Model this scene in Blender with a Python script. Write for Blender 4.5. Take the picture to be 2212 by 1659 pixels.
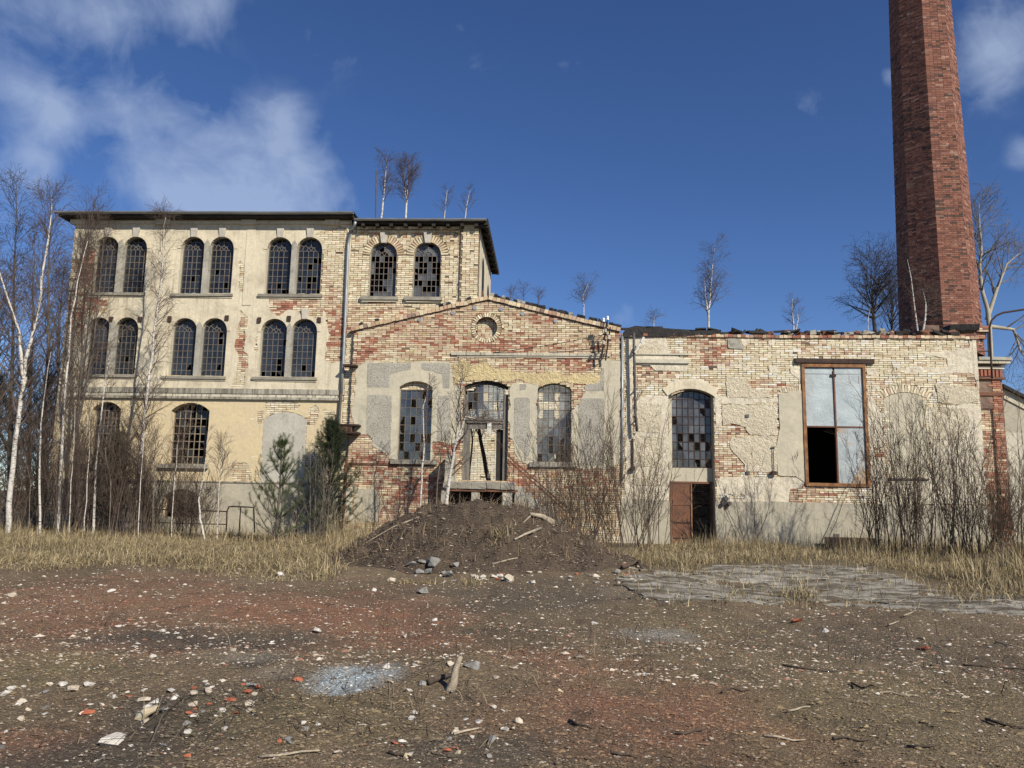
import bpy, math, random
import numpy as np
from mathutils import Vector, Matrix
rad = math.radians
S = bpy.context.scene
for o in list(bpy.data.objects): bpy.data.objects.remove(o)
COL = S.collection
# ------------------------------------------------------------------ camera
PW_, PH_, FPX = 2212.0, 1659.0, 1661.0
CAM = Vector((0, -27.5, 1.6))
YAW, PITCH, ROLL = rad(2.8), rad(8.4), 0.019
RM = (Matrix.Rotation(YAW, 3, 'Z') @ Matrix.Rotation(math.pi/2+PITCH, 3, 'X') @ Matrix.Rotation(ROLL, 3, 'Z'))
cd = bpy.data.cameras.new('camera'); cam = bpy.data.objects.new('camera', cd); COL.objects.link(cam)
cam.matrix_world = Matrix.Translation(CAM) @ RM.to_4x4()
cd.sensor_fit = 'HORIZONTAL'; cd.sensor_width = 36; cd.lens = 36*FPX/PW_
cd.clip_start = 0.1; cd.clip_end = 3000
S.camera = cam
def ray(u, v): return RM @ Vector(((u-PW_/2)/FPX, -(v-PH_/2)/FPX, -1))
def PW(u, v, Y=0.0):
    d = ray(u, v); t = (Y-CAM.y)/d.y; p = CAM+d*t; return (p.x, p.z)
def PG(u, v, z=0.0):
    d = ray(u, v); t = (z-CAM.z)/d.z; p = CAM+d*t; return (p.x, p.y)
# ------------------------------------------------------------------ world and sun
SUN_AZ, SUN_EL = rad(41), rad(35)
w = bpy.data.worlds.new('World'); S.world = w; w.use_nodes = True
nt = w.node_tree; nt.nodes.clear(); N = nt.nodes; L = nt.links
out = N.new('ShaderNodeOutputWorld'); bg = N.new('ShaderNodeBackground'); bg.inputs['Strength'].default_value = 0.11
sky = N.new('ShaderNodeTexSky'); sky.sky_type = 'NISHITA'; sky.sun_disc = False
sky.sun_elevation = SUN_EL; sky.sun_rotation = math.pi-SUN_AZ
sky.altitude = 600; sky.air_density = 0.85; sky.dust_density = 0.15; sky.ozone_density = 4.0
hs = N.new('ShaderNodeHueSaturation'); hs.inputs['Saturation'].default_value = 1.14; hs.inputs['Value'].default_value = 0.86; hs.inputs['Hue'].default_value = 0.51
L.new(sky.outputs[0], hs.inputs['Color'])
tc = N.new('ShaderNodeTexCoord'); sep = N.new('ShaderNodeSeparateXYZ'); L.new(tc.outputs['Generated'], sep.inputs[0])
def mth(op, a, b=None, c=None, clamp=False):
    n = N.new('ShaderNodeMath'); n.operation = op; n.use_clamp = clamp
    for i, x in enumerate((a, b, c)):
        if x is None: continue
        if hasattr(x, 'is_output') or isinstance(x, bpy.types.NodeSocket): L.new(x, n.inputs[i])
        else: n.inputs[i].default_value = x
    return n.outputs[0]
zz = mth('MAXIMUM', mth('ADD', sep.outputs['Z'], 0.12), 0.05)
cx = mth('DIVIDE', sep.outputs['X'], zz); cy = mth('DIVIDE', sep.outputs['Y'], zz)
cmb = N.new('ShaderNodeCombineXYZ'); L.new(cx, cmb.inputs[0]); L.new(cy, cmb.inputs[1])
def noise(vec, scale, detail, rough=0.55, dist=0.0):
    n = N.new('ShaderNodeTexNoise'); n.inputs['Scale'].default_value = scale; n.inputs['Detail'].default_value = detail
    n.inputs['Roughness'].default_value = rough; n.inputs['Distortion'].default_value = dist
    L.new(vec, n.inputs['Vector']); return n.outputs['Fac']
nrmv = N.new('ShaderNodeVectorMath'); nrmv.operation = 'NORMALIZE'; L.new(tc.outputs['Generated'], nrmv.inputs[0])
n1 = noise(nrmv.outputs[0], 7.5, 10, 0.56, 0.55)
n2 = noise(nrmv.outputs[0], 24.0, 8, 0.6, 0.6)
nn = mth('ADD', mth('MULTIPLY', n1, 0.72), mth('MULTIPLY', n2, 0.28))
# general scattered cloud cover (whole dome) plus the cloud banks that stand in this part of the sky
cover = mth('MULTIPLY', mth('SUBTRACT', nn, 0.64), 3.0, clamp=True)
BANKS = [((470, 360), 3.4, 1.0), ((285, 235), 2.4, 1.0), ((600, 370), 3.0, 0.9), ((700, 430), 3.0, 0.95), ((380, 420), 3.0, .9), ((620, 260), 1.8, .7), ((400, 270), 2.4, .7), ((540, 440), 3, .8), ((300, 340), 2.2, .6), ((20, 0), 3.0, 0.75), ((170, 0), 2.6, 0.9), ((330, 5), 2.6, 0.8), ((450, 10), 2.2, 0.7), ((230, 60), 1.6, .5), ((110, 225), 1.7, 0.7), ((135, 265), 1.2, .65), ((20, 190), 1.4, .5), ((60, 330), 2.2, .5),
         ((20, 450), 3, .4), ((720, 90), 1.9, 0.7), ((2170, 80), 2.6, 1.0), ((2212, 330), 1.1, 0.9), ((1030, 150), 1.1, 0.4), ((1745, 240), 1.7, 0.45), ((1350, 690), 1.6, .6), ((1925, 160), .7, .8), ((2130, 160), 1.8, .7)]
acc = None
for (uv, deg, amp) in BANKS:
    d = ray(*uv).normalized()
    vm = N.new('ShaderNodeVectorMath'); vm.operation = 'DOT_PRODUCT'
    nv = N.new('ShaderNodeVectorMath'); nv.operation = 'NORMALIZE'; L.new(tc.outputs['Generated'], nv.inputs[0])
    L.new(nv.outputs[0], vm.inputs[0]); vm.inputs[1].default_value = d
    k = 1/(1-math.cos(rad(deg)))
    e = mth('MULTIPLY', mth('EXPONENT', mth('MULTIPLY', mth('SUBTRACT', vm.outputs['Value'], 1.0), k)), amp)
    acc = e if acc is None else mth('ADD', acc, e)
bank = mth('MULTIPLY', mth('MULTIPLY', mth('ADD', mth('MULTIPLY', mth('SUBTRACT', nn, 0.5), 3.0), mth('SUBTRACT', mth('MULTIPLY', mth('MINIMUM', acc, 1.3), 0.75), 0.22)), 1.15, clamp=True), mth('MINIMUM', mth('MULTIPLY', acc, 2.0), 1.0))
den = mth('MULTIPLY', mth('MAXIMUM', cover, bank), 0.56)
mx = N.new('ShaderNodeMix'); mx.data_type = 'RGBA'; L.new(den, mx.inputs['Factor'])
L.new(hs.outputs[0], mx.inputs['A']); mx.inputs['B'].default_value = (4.0, 4.8, 6.3, 1)
L.new(mx.outputs['Result'], bg.inputs['Color']); L.new(bg.outputs[0], out.inputs[0])
sd = bpy.data.lights.new('sun', 'SUN'); sd.energy = 5.0; sd.angle = rad(0.53); sd.color = (1.0, 0.93, 0.80)
sun = bpy.data.objects.new('sun', sd); COL.objects.link(sun)
LDIR = Vector((-math.sin(SUN_AZ)*math.cos(SUN_EL), math.cos(SUN_AZ)*math.cos(SUN_EL), -math.sin(SUN_EL)))
sun.rotation_euler = LDIR.to_track_quat('-Z', 'Y').to_euler(); sun.location = (20, -30, 30)
S.view_settings.view_transform = 'Standard'; S.view_settings.look = 'None'
S.view_settings.exposure = 0.2; S.view_settings.gamma = 1.0; S.view_settings.use_curve_mapping = False
S.render.engine = 'CYCLES'
S.cycles.max_bounces = 6; S.cycles.transparent_max_bounces = 12
# ------------------------------------------------------------------ helpers
rng = np.random.default_rng(7); random.seed(7)
_lat = np.random.default_rng(99).random((256, 256))
def vnoise(x, y):
    x = np.asarray(x, float); y = np.asarray(y, float)
    xi = np.floor(x).astype(int); yi = np.floor(y).astype(int); fx = x-xi; fy = y-yi
    fx = fx*fx*(3-2*fx); fy = fy*fy*(3-2*fy)
    a = _lat[xi % 256, yi % 256]; b = _lat[(xi+1) % 256, yi % 256]; c = _lat[xi % 256, (yi+1) % 256]; d = _lat[(xi+1) % 256, (yi+1) % 256]
    return (a*(1-fx)+b*fx)*(1-fy)+(c*(1-fx)+d*fx)*fy
def fbm(x, y, oct=4, seed=0.0):
    s = 0; a = 1; t = 0; x = np.asarray(x, float)+seed*17.3; y = np.asarray(y, float)+seed*9.1
    for i in range(oct):
        s = s+a*vnoise(x*2**i+i*5.2, y*2**i+i*1.7); t += a; a *= .5
    return s/t
def mesh_np(name, V, Fs, mat, col=None, smooth=False):
    V = np.asarray(V, np.float32).reshape(-1, 3); me = bpy.data.meshes.new(name)
    Fs = [np.asarray(f, np.int32) for f in Fs if len(f)]
    me.vertices.add(len(V)); me.vertices.foreach_set('co', V.ravel())
    li = np.concatenate([f.ravel() for f in Fs]); me.loops.add(len(li)); me.loops.foreach_set('vertex_index', li)
    tot = np.concatenate([np.full(len(f), f.shape[1], np.int32) for f in Fs]); st = np.concatenate([[0], np.cumsum(tot)[:-1]]).astype(np.int32)
    me.polygons.add(len(tot)); me.polygons.foreach_set('loop_start', st)
    try: me.polygons.foreach_set('loop_total', tot)
    except Exception: pass
    me.polygons.foreach_set('use_smooth', np.full(len(tot), bool(smooth)))
    if col is not None:
        ca = me.color_attributes.new('Col', 'FLOAT_COLOR', 'POINT')
        c = np.ones((len(V), 4), np.float32); c[:, :3] = col; ca.data.foreach_set('color', c.ravel())
    me.update(calc_edges=True); me.validate()
    if mat: me.materials.append(mat)
    return me
_empt = {}
def thing(name, label, cat, loc=(0, 0, 0), group=None):
    o = bpy.data.objects.new(name, None); COL.objects.link(o); o.location = loc; o.empty_display_size = .2
    _empt[o.name] = Vector(loc)
    return tag(o, label, cat, group)
def tag(o, label=None, cat=None, group=None, kind=None):
    if label: o['label'] = label
    if cat: o['category'] = cat
    if group: o['group'] = group
    if kind: o['kind'] = kind
    return o
def link(name, me, parent=None, loc=(0, 0, 0)):
    o = bpy.data.objects.new(name, me); COL.objects.link(o); o.location = loc
    if parent is not None:
        o.parent = parent
        if parent.name in _empt: o.matrix_parent_inverse = Matrix.Translation(-_empt[parent.name])
    return o
class MB:
    def __init__(s): s.V = []; s.F = []; s.n = 0
    def add(s, V, F):
        s.V.append(np.asarray(V, float).reshape(-1, 3)); s.F += [tuple(i+s.n for i in f) for f in F]; s.n += len(s.V[-1]); return s
    def box(s, x0, x1, y0, y1, z0, z1, j=0):
        V = np.array([(x, y, z) for x in (x0, x1) for y in (y0, y1) for z in (z0, z1)], float)
        if j: V += rng.normal(0, j, V.shape)
        return s.add(V, [(0, 1, 3, 2), (4, 6, 7, 5), (0, 4, 5, 1), (2, 3, 7, 6), (0, 2, 6, 4), (1, 5, 7, 3)])
    def prism(s, pts, y0, y1):                       # polygon in (x,z), extruded in y
        n = len(pts); V = [(x, y0, z) for x, z in pts]+[(x, y1, z) for x, z in pts]
        F = [tuple(range(n)), tuple(range(2*n-1, n-1, -1))]+[(i, i+n, (i+1) % n+n, (i+1) % n) for i in range(n)]
        return s.add(V, F)
    def tube(s, pts, r, n=6, cap=True):
        V, F = tube_np(pts, r, n); F = [tuple(f) for f in F]
        k = len(V)
        if cap: F += [tuple(range(n-1, -1, -1)), tuple(range(k-n, k))]
        return s.add(V, F)
    def bar(s, p, q, wd, dp):                        # flat bar in a y=const plane
        p = np.array(p, float); q = np.array(q, float); d = q-p; d /= np.linalg.norm(d)
        a = np.cross(d, (0, 1, 0)); a /= max(1e-9, np.linalg.norm(a)); a *= wd/2; b = np.array((0, dp/2, 0))
        V = [c+i*a+j*b for c in (p, q) for i, j in ((-1, -1), (1, -1), (1, 1), (-1, 1))]
        return s.add(V, [(0, 1, 2, 3), (7, 6, 5, 4), (0, 4, 5, 1), (1, 5, 6, 2), (2, 6, 7, 3), (3, 7, 4, 0)])
    def me(s, name, mat, smooth=False):
        V = np.concatenate(s.V); m = bpy.data.meshes.new(name); m.from_pydata(V.tolist(), [], s.F); m.update()
        if smooth: m.polygons.foreach_set('use_smooth', np.ones(len(m.polygons), bool))
        m.materials.append(mat); return m
    def obj(s, name, mat, parent=None, smooth=False): return link(name, s.me(name, mat, smooth), parent)
def tube_np(pts, r, n=5):
    P = np.asarray(pts, float); m = len(P); r = np.broadcast_to(np.asarray(r, float), (m,))
    T = np.empty_like(P); T[1:-1] = P[2:]-P[:-2]; T[0] = P[1]-P[0]; T[-1] = P[-1]-P[-2]
    T /= np.maximum(np.linalg.norm(T, axis=1, keepdims=True), 1e-9)
    ref = np.array((0.13, 0.97, 0.2)) if abs(T[0] @ np.array((0.13, 0.97, 0.2))) < .9 else np.array((1., 0, 0))
    A = np.cross(T, ref); A /= np.maximum(np.linalg.norm(A, axis=1, keepdims=True), 1e-9); B = np.cross(T, A)
    a = np.arange(n)*2*math.pi/n
    V = P[:, None]+(A[:, None]*np.cos(a)[None, :, None]+B[:, None]*np.sin(a)[None, :, None])*r[:, None, None]
    i = np.arange(m-1)[:, None]*n; k = np.arange(n)[None]; k2 = (k+1) % n
    F = np.stack([i+k, i+k2, i+n+k2, i+n+k], -1).reshape(-1, 4)
    return V.reshape(-1, 3), F
def boxes_np(c, a, b, d, jit=0.0, back=False):         # centres and half-axis vectors (n,3)
    c, a, b, d = [np.asarray(x, float) for x in (c, a, b, d)]; n = len(c)
    sg = np.array([(i, j, k) for i in (-1, 1) for j in (-1, 1) for k in (-1, 1)], float)
    V = c[:, None]+sg[None, :, 0:1]*a[:, None]+sg[None, :, 1:2]*b[:, None]+sg[None, :, 2:3]*d[:, None]
    if jit: V = V+rng.normal(0, jit, V.shape)
    f = [(0, 1, 3, 2), (4, 6, 7, 5), (0, 4, 5, 1), (0, 2, 6, 4), (1, 5, 7, 3)]
    if back: f.append((2, 3, 7, 6))
    F = (np.arange(n)[:, None, None]*8+np.array(f)[None]).reshape(-1, 4)
    return V.reshape(-1, 3), F
# ------------------------------------------------------------------ materials
MAT = {}
def pmat(name, c1, c2=None, scale=1.5, stain=None, streak=None, fine=(30, .25), bump=None, bump2=None, rough=.9, attr=False, spec=.25, metal=0.0, vec=(1, 1, 1), sharp=(.35, .65)):
    m = bpy.data.materials.new(name); m.use_nodes = True; MAT[name] = m
    t = m.node_tree; b = t.nodes['Principled BSDF']; Ln = t.links.new
    b.inputs['Roughness'].default_value = rough; b.inputs['Specular IOR Level'].default_value = spec; b.inputs['Metallic'].default_value = metal
    g = t.nodes.new('ShaderNodeNewGeometry')
    def nz(sc, v=(1, 1, 1), det=6, rg=.6):
        mp = t.nodes.new('ShaderNodeMapping'); mp.inputs['Scale'].default_value = v; Ln(g.outputs['Position'], mp.inputs['Vector'])
        n = t.nodes.new('ShaderNodeTexNoise'); n.inputs['Scale'].default_value = sc; n.inputs['Detail'].default_value = det; n.inputs['Roughness'].default_value = rg
        Ln(mp.outputs[0], n.inputs['Vector']); return n.outputs['Fac']
    def rmp(x, lo, hi, a=0., c=1.):
        r = t.nodes.new('ShaderNodeMapRange'); r.inputs['From Min'].default_value = lo; r.inputs['From Max'].default_value = hi
        r.inputs['To Min'].default_value = a; r.inputs['To Max'].default_value = c; Ln(x, r.inputs['Value']); return r.outputs[0]
    def mix(f, a, c, typ='MIX'):
        n = t.nodes.new('ShaderNodeMix'); n.data_type = 'RGBA'; n.blend_type = typ; Ln(f, n.inputs['Factor']) if not isinstance(f, float) else setattr(n.inputs['Factor'], 'default_value', f)
        for s, x in (('A', a), ('B', c)):
            if isinstance(x, tuple): n.inputs[s].default_value = (*x, 1)
            else: Ln(x, n.inputs[s])
        return n.outputs['Result']
    if attr:
        at = t.nodes.new('ShaderNodeAttribute'); at.attribute_name = 'Col'; col = at.outputs['Color']
        if c2: col = mix(rmp(nz(scale, vec), *sharp), col, c2)
    else: col = mix(rmp(nz(scale, vec), *sharp), tuple(c1), tuple(c2 or c1))
    if stain: col = mix(rmp(nz(stain[1], stain[4] if len(stain) > 4 else (1, 1, 1), 7, .65), stain[2], stain[3]), col, tuple(stain[0]))
    if streak: col = mix(rmp(nz(streak[1], (6, 6, .35), 5), streak[2], streak[3]), col, tuple(streak[0]))
    if fine:
        v = rmp(nz(fine[0], (1, 1, 1), 4), .25, .75, 1-fine[1], 1+fine[1])
        cb = t.nodes.new('ShaderNodeCombineColor'); [Ln(v, cb.inputs[i]) for i in range(3)]
        col = mix(1.0, col, cb.outputs[0], 'MULTIPLY')
    Ln(col, b.inputs['Base Color'])
    if bump:
        bp = t.nodes.new('ShaderNodeBump'); bp.inputs['Distance'].default_value = bump[1]; bp.inputs['Strength'].default_value = 1.0
        h = nz(bump[0], (1, 1, 1), 5, .65)
        if bump2:
            ad = t.nodes.new('ShaderNodeMath'); ad.operation = 'MULTIPLY_ADD'; Ln(nz(bump2[0]), ad.inputs[0]); ad.inputs[1].default_value = bump2[1]/bump[1]; Ln(h, ad.inputs[2]); h = ad.outputs[0]
        Ln(h, bp.inputs['Height']); Ln(bp.outputs[0], b.inputs['Normal'])
    return m
pmat('mortar', (.25, .20, .14), (.12, .09, .06), 1.2, fine=(40, .4), bump=(40, .015))
pmat('mortar_red', (.24, .17, .13), (.10, .06, .05), 3, fine=(40, .4), bump=(40, .01))
pmat('brick', None, None, attr=True, stain=((.10, .065, .05), 7, .62, .80), fine=(45, .28), bump=(60, .006), rough=.92)
pmat('plaster_cream', (.65, .575, .425), (.56, .495, .37), .8, stain=((.42, .36, .26), 1.1, .50, .72), streak=((.38, .325, .23), 1.2, .52, .78), fine=(9, .12), bump=(14, .012), bump2=(60, .004))
pmat('plaster_ochre', (.60, .49, .30), (.56, .46, .30), .9, stain=((.45, .39, .28), 1.5, .55, .8), streak=((.42, .35, .22), 1.0, .6, .85), fine=(9, .10), bump=(10, .008))
pmat('plaster_beige', (.53, .48, .36), (.45, .41, .315), 1.0, stain=((.30, .27, .20), 1.6, .58, .8), streak=((.33, .29, .21), 1.1, .58, .85), fine=(8, .12), bump=(16, .01))
pmat('plaster_grey', (.36, .33, .26), (.43, .39, .30), 1.1, stain=((.24, .22, .18), 1.4, .55, .8), streak=((.22, .20, .15), 1.0, .55, .8), fine=(10, .14), bump=(16, .01))
pmat('plaster_worn', (.68, .615, .48), (.56, .50, .39), 1.4, stain=((.36, .29, .20), 4.5, .56, .72), streak=((.40, .34, .25), 1.2, .56, .8), fine=(14, .18), bump=(9, .035), bump2=(40, .015))
pmat('plaster_pale', (.56, .52, .42), (.47, .43, .34), 1.1, stain=((.33, .30, .24), 1.6, .58, .8), fine=(9, .14), bump=(16, .01))
pmat('roughcast', (.66, .585, .44), (.55, .48, .35), 1.3, stain=((.28, .22, .15), 17, .58, .72), fine=(22, .25), bump=(11, .07), bump2=(38, .03))
pmat('roughcast_yellow', (.64, .52, .28), (.55, .44, .25), 1.3, stain=((.34, .26, .13), 12, .6, .75), fine=(20, .2), bump=(9, .08), bump2=(30, .03))
pmat('pebbledash', (.46, .43, .36), (.36, .335, .28), 1.3, stain=((.13, .12, .10), 30, .52, .66), fine=(45, .35), bump=(38, .03))
pmat('cement_infill', (.47, .445, .38), (.40, .375, .315), 1.2, stain=((.30, .27, .21), 1.6, .58, .78), streak=((.34, .31, .25), 1.0, .56, .8), fine=(10, .12), bump=(14, .012))
pmat('stone_grey', (.40, .375, .315), (.30, .28, .235), 2, stain=((.14, .13, .10), 3, .55, .75), fine=(20, .2), bump=(25, .012))
pmat('stone_sill', (.32, .295, .24), (.21, .19, .155), 2.5, stain=((.33, .27, .10), 1.1, .62, .72), fine=(25, .25), bump=(25, .01))
pmat('keystone', (.50, .46, .39), (.38, .35, .30), 3, fine=(25, .2), bump=(30, .01))
pmat('ledge', (.42, .385, .31), (.22, .20, .16), 1.2, stain=((.40, .29, .05), .9, .60, .68), streak=((.08, .075, .06), 1.6, .45, .7), fine=(25, .25), bump=(20, .01), vec=(1, 1, .2))
pmat('ledge_light', (.58, .53, .42), (.40, .36, .28), 1.5, streak=((.10, .095, .06), 2.0, .52, .72), fine=(25, .2), bump=(20, .006))
pmat('rust', (.19, .088, .052), (.11, .055, .038), 3, stain=((.30, .15, .07), 6, .6, .75), fine=(30, .3), bump=(40, .004), rough=.8)
pmat('rust_dark', (.07, .04, .03), (.04, .028, .024), 4, fine=(30, .3), bump=(40, .003), rough=.8)
pmat('rust_orange', (.33, .17, .075), (.16, .075, .04), 4, fine=(30, .3), bump=(40, .003), rough=.85)
pmat('iron', (.10, .095, .095), (.06, .05, .045), 4, stain=((.15, .07, .04), 4, .62, .75), fine=(30, .2), rough=.6, spec=.4)
pmat('zinc', (.34, .36, .38), (.26, .28, .30), 2, stain=((.2, .15, .1), 3, .66, .8), fine=(25, .12), rough=.5, metal=.5, spec=.5)
pmat('sheet', (.42, .47, .48), (.31, .355, .37), 1.6, stain=((.30, .33, .33), .9, .5, .75), streak=((.33, .32, .28), 1.3, .60, .80), fine=(60, .22), bump=(6, .01), rough=.5, metal=.15, spec=.5)
pmat('sheet_rusty', (.41, .45, .46), (.31, .345, .355), 1.6, streak=((.36, .30, .22), 1.3, .58, .78), stain=((.34, .20, .09), .75, .52, .62), fine=(60, .18), bump=(6, .01), rough=.5, metal=.15, spec=.5)
pmat('frame_iron', (.17, .155, .14), (.10, .085, .075), 6, stain=((.26, .15, .08), 6, .55, .7), fine=(40, .2), rough=.75)
pmat('frame_rust', (.30, .26, .20), (.20, .15, .10), 5, fine=(40, .25), rough=.85)
pmat('wood_grey', (.20, .18, .155), (.11, .10, .09), 3, fine=(30, .3), vec=(8, 8, .6), bump=(40, .006))
pmat('tar', (.016, .015, .015), (.035, .032, .03), 5, fine=(30, .3), bump=(12, .03), rough=.7)
pmat('dark_wood', (.045, .038, .034), (.025, .021, .019), 4, fine=(30, .3), bump=(30, .005))
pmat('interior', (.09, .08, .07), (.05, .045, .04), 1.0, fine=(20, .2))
pmat('white_brick', None, None, attr=True, stain=((.30, .26, .2), 3, .58, .75), fine=(40, .2), bump=(50, .006))
pmat('porcelain', (.75, .76, .76), rough=.25, spec=.5, fine=None)
pmat('white_paint', (.72, .70, .65), (.55, .53, .48), 6, fine=(30, .12), rough=.5)
pmat('cable', (.02, .02, .02), rough=.6, fine=None)
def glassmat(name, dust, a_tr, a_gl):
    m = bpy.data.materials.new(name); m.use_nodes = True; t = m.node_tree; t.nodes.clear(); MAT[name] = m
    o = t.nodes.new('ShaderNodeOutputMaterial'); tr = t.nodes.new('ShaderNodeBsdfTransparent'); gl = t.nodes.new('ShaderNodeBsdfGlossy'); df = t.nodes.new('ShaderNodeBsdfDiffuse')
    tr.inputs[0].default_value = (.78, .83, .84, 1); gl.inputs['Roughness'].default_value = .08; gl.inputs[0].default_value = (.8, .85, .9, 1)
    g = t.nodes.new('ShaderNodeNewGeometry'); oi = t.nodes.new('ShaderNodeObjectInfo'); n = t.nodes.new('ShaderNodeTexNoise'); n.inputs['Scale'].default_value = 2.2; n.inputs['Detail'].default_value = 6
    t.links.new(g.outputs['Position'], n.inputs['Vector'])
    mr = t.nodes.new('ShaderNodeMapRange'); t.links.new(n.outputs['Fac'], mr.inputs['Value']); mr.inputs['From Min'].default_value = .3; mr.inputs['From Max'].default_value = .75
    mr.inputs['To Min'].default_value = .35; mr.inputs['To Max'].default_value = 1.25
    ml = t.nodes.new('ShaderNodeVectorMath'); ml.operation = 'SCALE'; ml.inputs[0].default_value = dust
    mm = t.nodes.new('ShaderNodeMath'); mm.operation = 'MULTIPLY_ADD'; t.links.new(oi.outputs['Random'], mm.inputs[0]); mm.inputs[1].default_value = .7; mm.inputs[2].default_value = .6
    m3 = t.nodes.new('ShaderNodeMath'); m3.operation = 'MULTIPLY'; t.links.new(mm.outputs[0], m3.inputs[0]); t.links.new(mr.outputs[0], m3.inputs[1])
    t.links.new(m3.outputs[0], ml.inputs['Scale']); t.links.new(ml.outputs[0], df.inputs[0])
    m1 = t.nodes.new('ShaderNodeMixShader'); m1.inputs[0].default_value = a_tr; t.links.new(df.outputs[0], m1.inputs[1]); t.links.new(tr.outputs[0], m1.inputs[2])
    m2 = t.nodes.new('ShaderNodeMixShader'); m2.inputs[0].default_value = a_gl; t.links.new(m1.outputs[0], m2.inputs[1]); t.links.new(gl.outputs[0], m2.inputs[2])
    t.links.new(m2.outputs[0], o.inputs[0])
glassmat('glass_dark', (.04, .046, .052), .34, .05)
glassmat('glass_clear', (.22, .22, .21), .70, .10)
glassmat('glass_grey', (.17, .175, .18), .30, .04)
# ------------------------------------------------------------------ wall library
def K(x0, y0, sw, cw):
    s = sw/cw/1.736; a = x0/1.736; b = y0/1.736
    return lambda pts: [(x*s+a, y*s+b) for x, y in pts]
K1 = K(0, 600, 1300, 2212); K2 = K(1200, 600, 1200, 2212); K3 = K(2200, 1100, 1640, 2212); K4 = K(0, 1400, 1300, 2212)
K5 = K(1200, 1300, 1200, 1991); K5b = K(2350, 1200, 750, 1464); K6 = K(2950, 1200, 890, 1737); KC = K(1050, 1500, 400, 1327)
KE = K(2150, 1150, 400, 1659); KP = K(3550, 1150, 290, 962); KT = K(1300, 850, 550, 2212)
def pp(px, Y): return [PW(u, v, Y) for u, v in px]
def rect(u0, u1, v0, v1, Y):
    um, vm = (u0+u1)/2, (v0+v1)/2
    return PW(u0, vm, Y)[0], PW(u1, vm, Y)[0], PW(um, v1, Y)[1], PW(um, v0, Y)[1]      # x0,x1,z0,z1
def opening(u0, u1, v0, v1, Y, rise):
    x0, x1, z0, z1 = rect(u0, u1, v0, v1, Y)
    if rise == 'round': rise = (x1-x0)/2
    o = dict(x0=x0, x1=x1, z0=z0, z1=z1, rise=rise, cx=(x0+x1)/2, zs=z1-rise)
    if rise > 0:
        h = (x1-x0)/2; R = (h*h+rise*rise)/(2*rise); o['R'] = R; o['cz'] = z1-R
    return o
def top_at(o, x):
    if o['rise'] <= 0: return o['z1']
    return o['cz']+math.sqrt(max(0, o['R']**2-(x-o['cx'])**2))
def outline(o, n=14, g=0.0):
    P = [(o['x0']-g, o['z0']-g), (o['x1']+g, o['z0']-g)]
    if o['rise'] <= 0: return P+[(o['x1']+g, o['z1']+g), (o['x0']-g, o['z1']+g)]
    a = math.asin(min(1, ((o['x1']-o['x0'])/2)/o['R']))
    return P+[(o['cx']+(o['R']+g)*math.sin(a-2*a*i/n), o['cz']+(o['R']+g)*math.cos(a-2*a*i/n)) for i in range(n+1)]
def sdf(X, Z, poly):
    X = np.asarray(X, float); Z = np.asarray(Z, float); d = np.full(X.shape, 1e9); ins = np.zeros(X.shape, bool); n = len(poly)
    for i in range(n):
        ax, az = poly[i]; bx, bz = poly[(i+1) % n]; ex, ez = bx-ax, bz-az
        t = np.clip(((X-ax)*ex+(Z-az)*ez)/max(1e-12, ex*ex+ez*ez), 0, 1)
        d = np.minimum(d, np.hypot(X-ax-t*ex, Z-az-t*ez))
        if abs(ez) > 1e-12: ins ^= ((az > Z) != (bz > Z)) & (X < (bx-ax)*(Z-az)/ez+ax)
    return np.where(ins, d, -d)
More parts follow.
